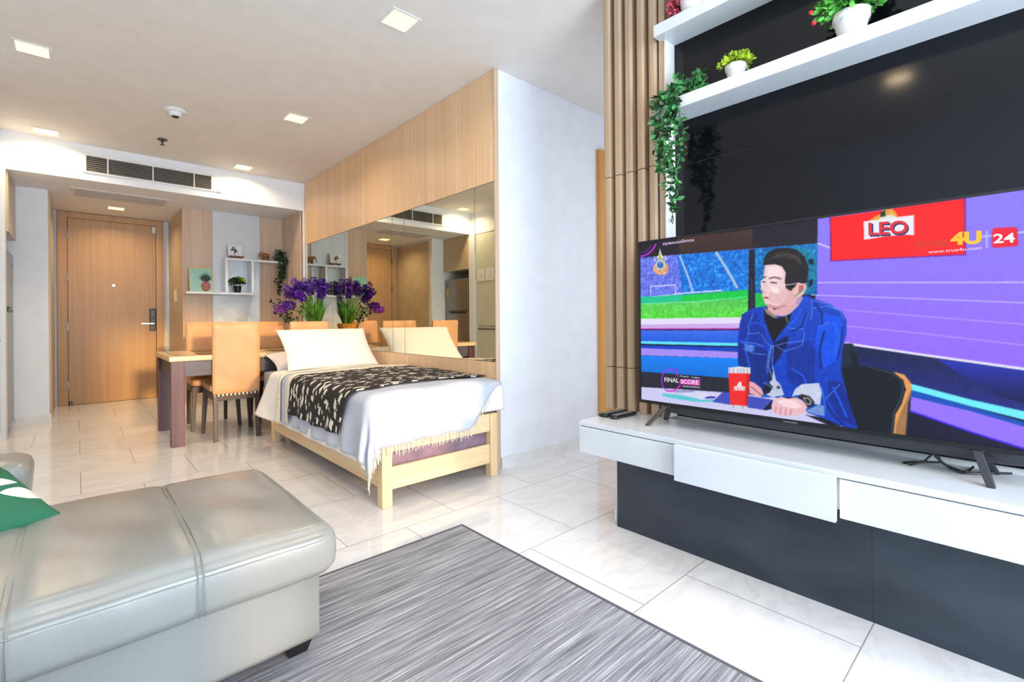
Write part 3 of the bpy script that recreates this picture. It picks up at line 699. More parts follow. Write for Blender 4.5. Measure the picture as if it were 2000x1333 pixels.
heads = [(1.62, 5.18, 1.31), (1.68, 5.14, 1.37), (1.70, 5.20, 1.30), (1.73, 5.15, 1.34), (1.80, 5.22, 1.38), (1.85, 5.28, 1.36), (1.90, 5.15, 1.36), (1.95, 5.20, 1.39), (1.99, 5.16, 1.33), (2.00, 5.26, 1.37), (1.65, 5.24, 1.25), (1.71, 5.10, 1.25), (1.97, 5.24, 1.28), (1.92, 5.10, 1.30), (1.61, 5.13, 1.16), (1.54, 5.16, 1.12), (1.80, 5.12, 1.32), (1.88, 5.22, 1.40), (1.76, 5.27, 1.35), (1.67, 5.16, 1.28)]
for j, (hx, hy, hz) in enumerate(heads):
    base = Vector((1.90, 5.21, .95)); H = Vector((hx, hy, hz)); mid = base.lerp(H, .55)+Vector((0, 0, .06))
    pts = [base, base.lerp(mid, .5), mid, H]; stm.tube(pts, .0035, 6)
    ax = (H-mid).normalized(); 
    if j in (14, 15): ax = Vector((-1, 0, .1))
    m = pet[1 if j in (15,) else 0]
    for k in range(150):
        t = random.uniform(-.062, .062); rr = .044*(1-(abs(t)/.07)**2)**.5
        u = ax.orthogonal().normalized(); w_ = ax.cross(u); a = random.uniform(0, 2*pi)
        rd = u*cos(a)+w_*sin(a); p = H+ax*t+rd*rr*.5
        if p.x > 2.03: continue
        leaf(m, p, rd+ax*.3+rdir(-1)*.3, ax, .030, .019)
bl.build('leaves', 'blade', o); stm.build('stems', 'blade', o); pet[0].build('petals', 'purple', o); pet[1].build('petals', 'violet', o)
# loose sprig plant next to the basket
o = thing('leafy_sprig', 'thin dark leafy sprig in a slim vase behind the far chairs', 'plant', (1.70, 5.36, .7228))
MB().lathe([(.022, 0), (.028, .01), (.030, .06), (.016, .12), (.014, .16), (.018, .17)], (1.72, 5.36, .7228), 24).build('vase', 'darkwood', o, smooth=True)
st = MB(); lf = MB()
for tx, ty, tz in ((1.50, 5.38, 1.20), (1.56, 5.34, 1.23), (1.60, 5.40, 1.15), (1.66, 5.38, 1.18), (1.52, 5.36, 1.10), (1.86, 5.38, 1.22), (1.63, 5.35, 1.08)):
    pts = [Vector((1.72, 5.36, .88)).lerp(Vector((tx, ty, tz)), i/6)+Vector((0, 0, .04*sin(pi*i/6))) for i in range(7)]
    st.tube(pts, .0022, 5)
    for p in pts[2:]:
        for _ in range(5): leaf(lf, p, rdir(-.6), rdir(-1), .036, .02)
st.build('stems', 'green3', o); lf.build('leaves', 'green3', o)

# ------------------------------------------------------------------ bed
o = thing('bed', 'low pine single bed frame with slatted foot end by the mirrors', 'bed', (1.58, 3.3, 0))
for x0, x1, y0, y1, h in ((1.185, 1.245, 2.325, 2.385, .325), (1.93, 1.985, 2.325, 2.385, .402), (1.19, 1.245, 4.235, 4.295, .32), (1.93, 1.985, 4.235, 4.295, .32)):
    box(x0, x1, y0, y1, 0, h).build('leg', 'pinez', o, bevel=.006)
box(1.246, 1.929, 2.335, 2.36, .088, .208).build('foot_rail', 'pinex', o, bevel=.003)
box(1.246, 1.929, 2.335, 2.36, .290, .402).build('foot_rail', 'pinex', o, bevel=.003)
box(1.246, 1.929, 4.255, 4.28, .088, .30).build('head_rail', 'pinex', o, bevel=.003)
for x in (1.195, 1.957): box(x, x+.024, 2.386, 4.234, .098, .20).build('side_rail', 'pine', o, bevel=.003)
for i in range(13): box(1.222, 1.955, 2.43+i*.145, 2.50+i*.145, .165, .185).build('bed_slat', 'pinex', o)
tag(MB().rbox(1.228, 1.950, 2.366, 4.22, .186, .345, .03, 14).build('lower_mattress', 'mauve', smooth=True), 'thin mauve covered mattress low in the bed frame, seen at the foot end', 'mattress')
tag(MB().rbox(1.195, 1.985, 2.41, 4.555, .347, .568, .035, 16).build('mattress', 'quilt', smooth=True), 'grey blue quilted mattress sticking out at the head of bed', 'mattress')

def smooth01(t): t = max(0, min(1, t)); return t*t*(3-2*t)
def drape(name, y0, y1, pmax, m, label, cat, top, grow=0.0, xr=2.03, nx=70, ny=80, flare=.06, rip=.012, k=34, th=.004, ysk=0, pend=None, parent=None, flap=0, rise=0):
    XE, YE, r = 1.192-grow, 2.40-grow, .04+grow
    rr = r*pi/2
    uvs = []; vs = []
    for i in range(nx+1):
        for j in range(ny+1):
            pmx = pmax if pend is None else pmax+(pend-pmax)*(j/ny)
            xf = xr+(XE-pmx-xr)*(i/nx); p = max(0, XE-xf)
            yf = y0+(y1-y0)*(j/ny)+ysk*max(0, p)*(1-j/ny)+rise*smooth01((xf-1.70)/.33)*(1-j/ny)
            q = max(0, YE-yf); d = hypot(p, q)
            bx = max(xf, XE); by = max(yf, YE)
            z = top+.010*noise.noise(Vector((xf*4, yf*4, grow*40+3)))+.012*(1-((bx-1.6)/.42)**2)
            if d > 1e-6:
                dx, dy = -p/d, -q/d
                if d < rr: a = d/r; out = r*sin(a); dn = r*(1-cos(a))
                else:
                    e = d-rr; fl = flare+.30*smooth01((yf-3.7)/.5)*(p > 0)
                    out = r+e*fl; dn = r+e*(1-fl*fl*.5)
                    s = (yf if p > q else xf)
                    w = smooth01(e/.25); cr = min(p, q)/max(p, q, 1e-6)
                    out += rip*w*(sin(k*s+3*noise.noise(Vector((s*3, grow*50, 1))))+.4)*(1-.3*cr) + .02*cr*w*sin(9*math.atan2(q, p))
                pt = (bx+dx*out, by+dy*out, z-dn)
            else: pt = (bx, by, z)
            if flap and xf > 1.86 and q > 0: pt = (pt[0], pt[1]-.02*smooth01((xf-1.86)/.1), pt[2])
            vs.append(pt); uvs.append((yf, xf))
    mb = MB(); mb.add(vs, [(i*(ny+1)+j, (i+1)*(ny+1)+j, (i+1)*(ny+1)+j+1, i*(ny+1)+j+1) for i in range(nx) for j in range(ny)])
    mb.uv = uvs
    ob = mb.build(name, m, parent, smooth=True, solid=th)
    if not parent: tag(ob, label, cat)
    return ob, vs, nx, ny
du, *_ = drape('duvet', 2.205, 4.12, .36, 'sheet', 'thick white duvet under the throw, hanging over the bed side', 'duvet', .578, .004, 2.045, flare=.10, rip=.006, th=.018, k=15)
thr, tv, tnx, tny = drape('throw_blanket', 2.40-.335, 3.74, .37, 'throw', 'pale grey fringed throw draped over the foot of the bed', 'blanket', .606, .024, 2.03, flare=.05, rip=.012, th=.003, k=30, rise=.26)
def fringe_edge(pts, L, m, parent, name='fringe', w=.004, out=(0, -1, 0), step=1):
    b = MB()
    for a, c in zip(pts[:-1], pts[1:]):
        a, c = Vector(a), Vector(c)
        for s in range(step):
            p = a.lerp(c, (s+.5)/step); q = p+Vector((random.uniform(-.006, .006), random.uniform(-.006, .006), 0))+Vector(out)*.004; l = L*random.uniform(.8, 1.15)
            b.tube([p+Vector((0, 0, .004)), q-Vector((0, 0, l*.5)), q+Vector((random.uniform(-.005, .005), random.uniform(-.004, .004), -l))], [w*.5, w*.45, w*.25], 5)
    return b.build(name, m, parent)
foot = [tv[i*(tny+1)+0] for i in range(tnx+1)]
foot = [p for p in foot if p[0] < 1.93]
fringe_edge(foot, .055, 'cream', thr, step=2)
# cream fringe lines lying across the bed beside the runner
def band(y0, y1, pmax, grow, top, parent, name, m):
    ob, vs, a, b_ = drape(name, y0, y1, pmax, m, '', '', top, grow, 2.02, 90, 3, .05, .012, 30, .003, parent=parent)
    return ob, vs, a, b_
ob, bv, a_, b_ = band(3.46, 3.53, .36, .034, .618, thr, 'fringe_band', 'cream')
e = MB()
for i in range(a_+1):
    for s in range(3):
        p = Vector(bv[i*(b_+1)+3]); q = Vector(bv[min(i+1, a_)*(b_+1)+3]); p = p.lerp(q, s/3)
        e.tube([p, p+Vector((0, .012, .004)), p+Vector((random.uniform(-.006, .006), random.uniform(.02, .04), -.002))], [.003, .003, .0015], 4)
e.build('fringe', 'cream', thr)
ob, bv, a_, b_ = band(3.70, 3.76, .39, .03, .612, thr, 'fringe_band', 'cream')
run, *_ = drape('bed_runner', 2.50, 3.46, .30, 'runner', 'black bed runner with white dashes across the bed', 'blanket', .618, .034, 2.035, 90, 60, .05, .010, th=.005, k=30, ysk=.45)

def pillow(name, w, h, T, mat4, m, label, cat, n=28, pinch=.06):
    vs = []; fs = []
    def P(u, v, s):
        a, b = 2*u-1, 2*v-1
        k = max(0, (1-abs(a)**2.6))**.55*max(0, (1-abs(b)**2.6))**.55
        x = a*w/2*(1-pinch*(1-b*b)*abs(a)**3); y = b*h/2*(1-pinch*1.2*(1-a*a)*abs(b)**3)
        return mat4 @ Vector((x, y, s*(T/2*k+.003)+.008*k*noise.noise(Vector((x*6, y*6, s*5)))))
    b = MB(); b.grid(lambda u, v: P(u, v, 1), n, n)
    o = len(b.v); b.grid(lambda u, v: P(u, v, -1), n, n)
    N = n+1
    per = [(i, 0) for i in range(n)]+[(n, j) for j in range(n)]+[(i, n) for i in range(n, 0, -1)]+[(0, j) for j in range(n, 0, -1)]
    for q, (i, j) in enumerate(per):
        i2, j2 = per[(q+1) % len(per)]; b.f.append((i*N+j, i2*N+j2, o+i2*N+j2, o+i*N+j))
    return tag(b.build(name, m, smooth=True), label, cat)
pm = Matrix.Translation((1.605, 4.10, .765)) @ Matrix.Rotation(.02, 4, 'Z') @ Matrix.Rotation(math.radians(48), 4, 'X')
pillow('pillow', .775, .43, .14, pm, 'pillow', 'large white pillow propped up at the head of the bed', 'pillow')
pm = Matrix.Translation((1.60, 4.385, .645)) @ Matrix.Rotation(math.radians(18), 4, 'X')
pillow('pillow', .76, .36, .13, pm, 'pillow', 'off white pillow lying flat behind the propped pillow', 'pillow')

# ------------------------------------------------------------------ sofa, cushion, rug
RUGZ = .008
o = thing('sofa', 'grey leather sofa with a long chaise reaching into the room', 'sofa', (-.3, 1.75, 0))
MB().rbox(-1.25, .535, 1.44, 2.12, .052, .275, .018, 10).build('chaise_base', 'leather', o, smooth=True)
MB().rbox(-1.25, -.15, -.35, 1.437, .065, .275, .018, 10).build('seat_base', 'leather', o, smooth=True)
def chaise(p, u, v, w):
    x, y, z = p
    if w > 0: z += .022*(1-u**4)*(1-v**4)*w
    bul = .012*(1-w*w); x += bul*u*abs(u); y += bul*v*abs(v)
    if v > .6 and u > .3: y -= .02*(u-.3)*(v-.6)*2
    for sx in (.218, -.112):
        g = math.exp(-((x-sx)/.006)**2); z -= .005*g*(w > .5); y += .004*g*(v < -.5)
    wr = noise.noise(Vector((x*7+y*5, y*3-x*2, z*4)))
    z += .005*wr*(w > .5); y += .004*wr*(v < -.5)
    return (x, y, z)
ch = MB().rbox(-1.0, .548, 1.365, 2.125, .265, .418, .042, 60, chaise).build('chaise_cushion', 'leather', o, smooth=True)
s = MB()
for sx in (.212, .224, -.118, -.106):
    pts = [(sx, 1.348, .29), (sx, 1.345, .36), (sx, 1.362, .402)]+[(sx, 1.40+i*.07, .414+.022*(1-((1.40+i*.07-1.74)/.38)**4)) for i in range(10)]
    s.tube(pts, .0012, 5)
for z, y in ((.392, 1.357), (.382, 1.3525)): s.tube([(-.9+i*.1, y, z) for i in range(15)]+[(.525, y+.012, z)], .0012, 5)
s.build('piping', 'seam', ch, smooth=True)
def seatf(p, u, v, w): return (p.x+.01*u*(1-w*w), p.y, p.z+(.02*(1-u**4)*(1-v**4)*w if w > 0 else 0))
for y0, y1 in ((.58, 1.345), (-.25, .575)):
    MB().rbox(-1.0, -.135, y0, y1, .265, .42, .045, 24, seatf).build('seat_cushion', 'leather', o, smooth=True)
for y0, y1 in ((1.37, 2.11), (.59, 1.36), (-.25, .58)):
    MB().rbox(-1.27, -.98, y0, y1, .38, .80, .07, 20).build('back_cushion', 'leather', o, smooth=True)
MB().rbox(-1.30, -1.15, -.35, 2.15, .065, .70, .04, 12).build('back_frame', 'leather', o, smooth=True)
def armf(p, u, v, w): return (p.x+.02*max(0, w)*u, p.y+.02*max(0, w)*v, p.z)
MB().rbox(-1.25, -.125, 2.14, 2.36, .065, .565, .055, 24, armf).build('armrest', 'leather', o, smooth=True)
for x, y in ((.488, 1.498), (.49, 2.07), (-.2, 2.30), (-1.15, 2.30), (-1.15, -.25), (-.2, -.25)):
    z0 = RUGZ if y < 1.8 else 0
    MB().frustum((x-.008, y, z0), (.026, .018), (x, y, .0535), (.036, .026)).build('foot', 'black', o, bevel=.002)
e1 = Vector((-.89, -.455, 0)).normalized(); e2 = (Vector((-.455, .89, 0))*cos(.36)+Vector((0, 0, sin(.36)))).normalized(); n3 = e1.cross(e2)
c = Vector((-.037, 1.93, .432))+e1*.185+e2*.175
pm = Matrix(((e1.x, e2.x, n3.x, c.x), (e1.y, e2.y, n3.y, c.y), (e1.z, e2.z, n3.z, c.z), (0, 0, 0, 1)))
pillow('throw_cushion', .38, .36, .10, pm, 'cushion', 'green cushion with white leaf print lying flat on the chaise', 'cushion')
pm = Matrix.Translation((-.385, 2.02, .61)) @ Matrix.Rotation(.12, 4, 'Z') @ Matrix.Rotation(math.radians(68), 4, 'X')
pillow('throw_cushion', .42, .40, .13, pm, 'cushion', 'green leaf print cushion standing against the sofa arm at the photo edge', 'cushion')

o = thing('area_rug', 'grey streaked flat woven rug on the marble floor', 'rug', (.5, .7, 0))
box(-1.3, 1.363, -.9, 1.868, .0005, RUGZ-.001).build('pile', 'rug', o)
MB().box(1.363, 1.375, -.9, 1.88, .0005, RUGZ).box(-1.3, 1.363, 1.868, 1.88, .0005, RUGZ).build('binding', 'rugedge', o)

# remote controls
def remote(x0, y0, x1, y1, w, label):
    a = Vector((x0, y0, 0)); d = Vector((x1-x0, y1-y0, 0)); L = d.length; ang = math.atan2(d.y, d.x)
    o = thing('remote_control', label, 'remote control', (x0, y0, .5405), 'remote controls on the console'); o.rotation_euler = (0, 0, ang)
    MB().rbox(0, L, -w/2, w/2, .0, .017, .007, 8).build('body', 'black', o, smooth=True, local=True)
    b = MB()
    for i in range(9):
        for j in (-1, 0, 1): b.lathe([(.004, 0), (.004, .0025), (.003, .003)], (L*.12+i*L*.085, j*w*.28, .0165), 10)
    b.build('buttons', 'rubber', o, local=True)
remote(1.800, 1.362, 1.975, 1.352, .045, 'black remote control nearest the slats, behind the other')
remote(1.795, 1.300, 1.965, 1.295, .036, 'slimmer black remote control lying in front')

# ------------------------------------------------------------------ television
TX = 1.845; TY0 = 1.181; TW = 1.218; TZ0 = .640; TZ1 = 1.330
tv = thing('television', 'large flat screen television standing on the white console, showing a football talk show', 'television', (1.86, .57, .541))
MB().box(1.851, 1.872, TY0-TW-.008, TY0+.008, TZ0-.012, TZ1+.008).build('housing', 'blacksatin', tv, bevel=.002)
b = MB().box(1.8445, 1.851, TY0-TW-.008, TY0+.008, TZ0-.013, TZ0).box(1.8445, 1.851, TY0-TW-.008, TY0+.008, TZ1, TZ1+.008)
b.box(1.8445, 1.851, TY0, TY0+.008, TZ0, TZ1).box(1.8445, 1.851, TY0-TW-.008, TY0-TW, TZ0, TZ1).build('bezel', 'black', tv)
MB().rbox(1.868, 1.925, TY0-TW+.02, TY0-.10, .588, 1.02, .02, 12).build('rear_housing', 'blacksatin', tv, smooth=True)
box(1.8425, 1.8446, .56, .605, .6285, .6335).build('nameplate', 'chrome', tv)
for y, dy, m in ((1.062, .06, 'gunmetal'), (.115, -.032, 'blacksatin')):
    b = MB()
    b.frustum((1.862, y, .629), (.012, .011), (1.800, y+dy, .541), (.010, .009))
    b.frustum((1.878, y, .629), (.012, .011), (1.965, y+dy*1.1, .541), (.010, .009))
    b.box(1.852, 1.888, y-.016, y+.016, .618, .6295)
    b.build('leg', m, tv, bevel=.002)
cb = MB()
cb.tube([(1.90, .215, .60), (1.905, .205, .575), (1.93, .19, .552), (1.925, .165, .5445), (1.90, .145, .5445), (1.93, .135, .5445), (1.99, .13, .5445)], .0032)
cb.tube([(1.905, .225, .60), (1.91, .215, .58), (1.92, .235, .552), (1.88, .262, .5445), (1.895, .28, .5445), (1.94, .25, .5445), (1.985, .2, .5445)], .003)
cb.tube([(1.90, .205, .60), (1.90, .195, .57), (1.905, .175, .548), (1.89, .15, .5445), (1.91, .12, .5445), (1.96, .08, .5445), (1.985, .05, .5445)], .003)
tag(cb.build('power_cable', 'black', smooth=True), 'loose black cables on the console below the television', 'cable')

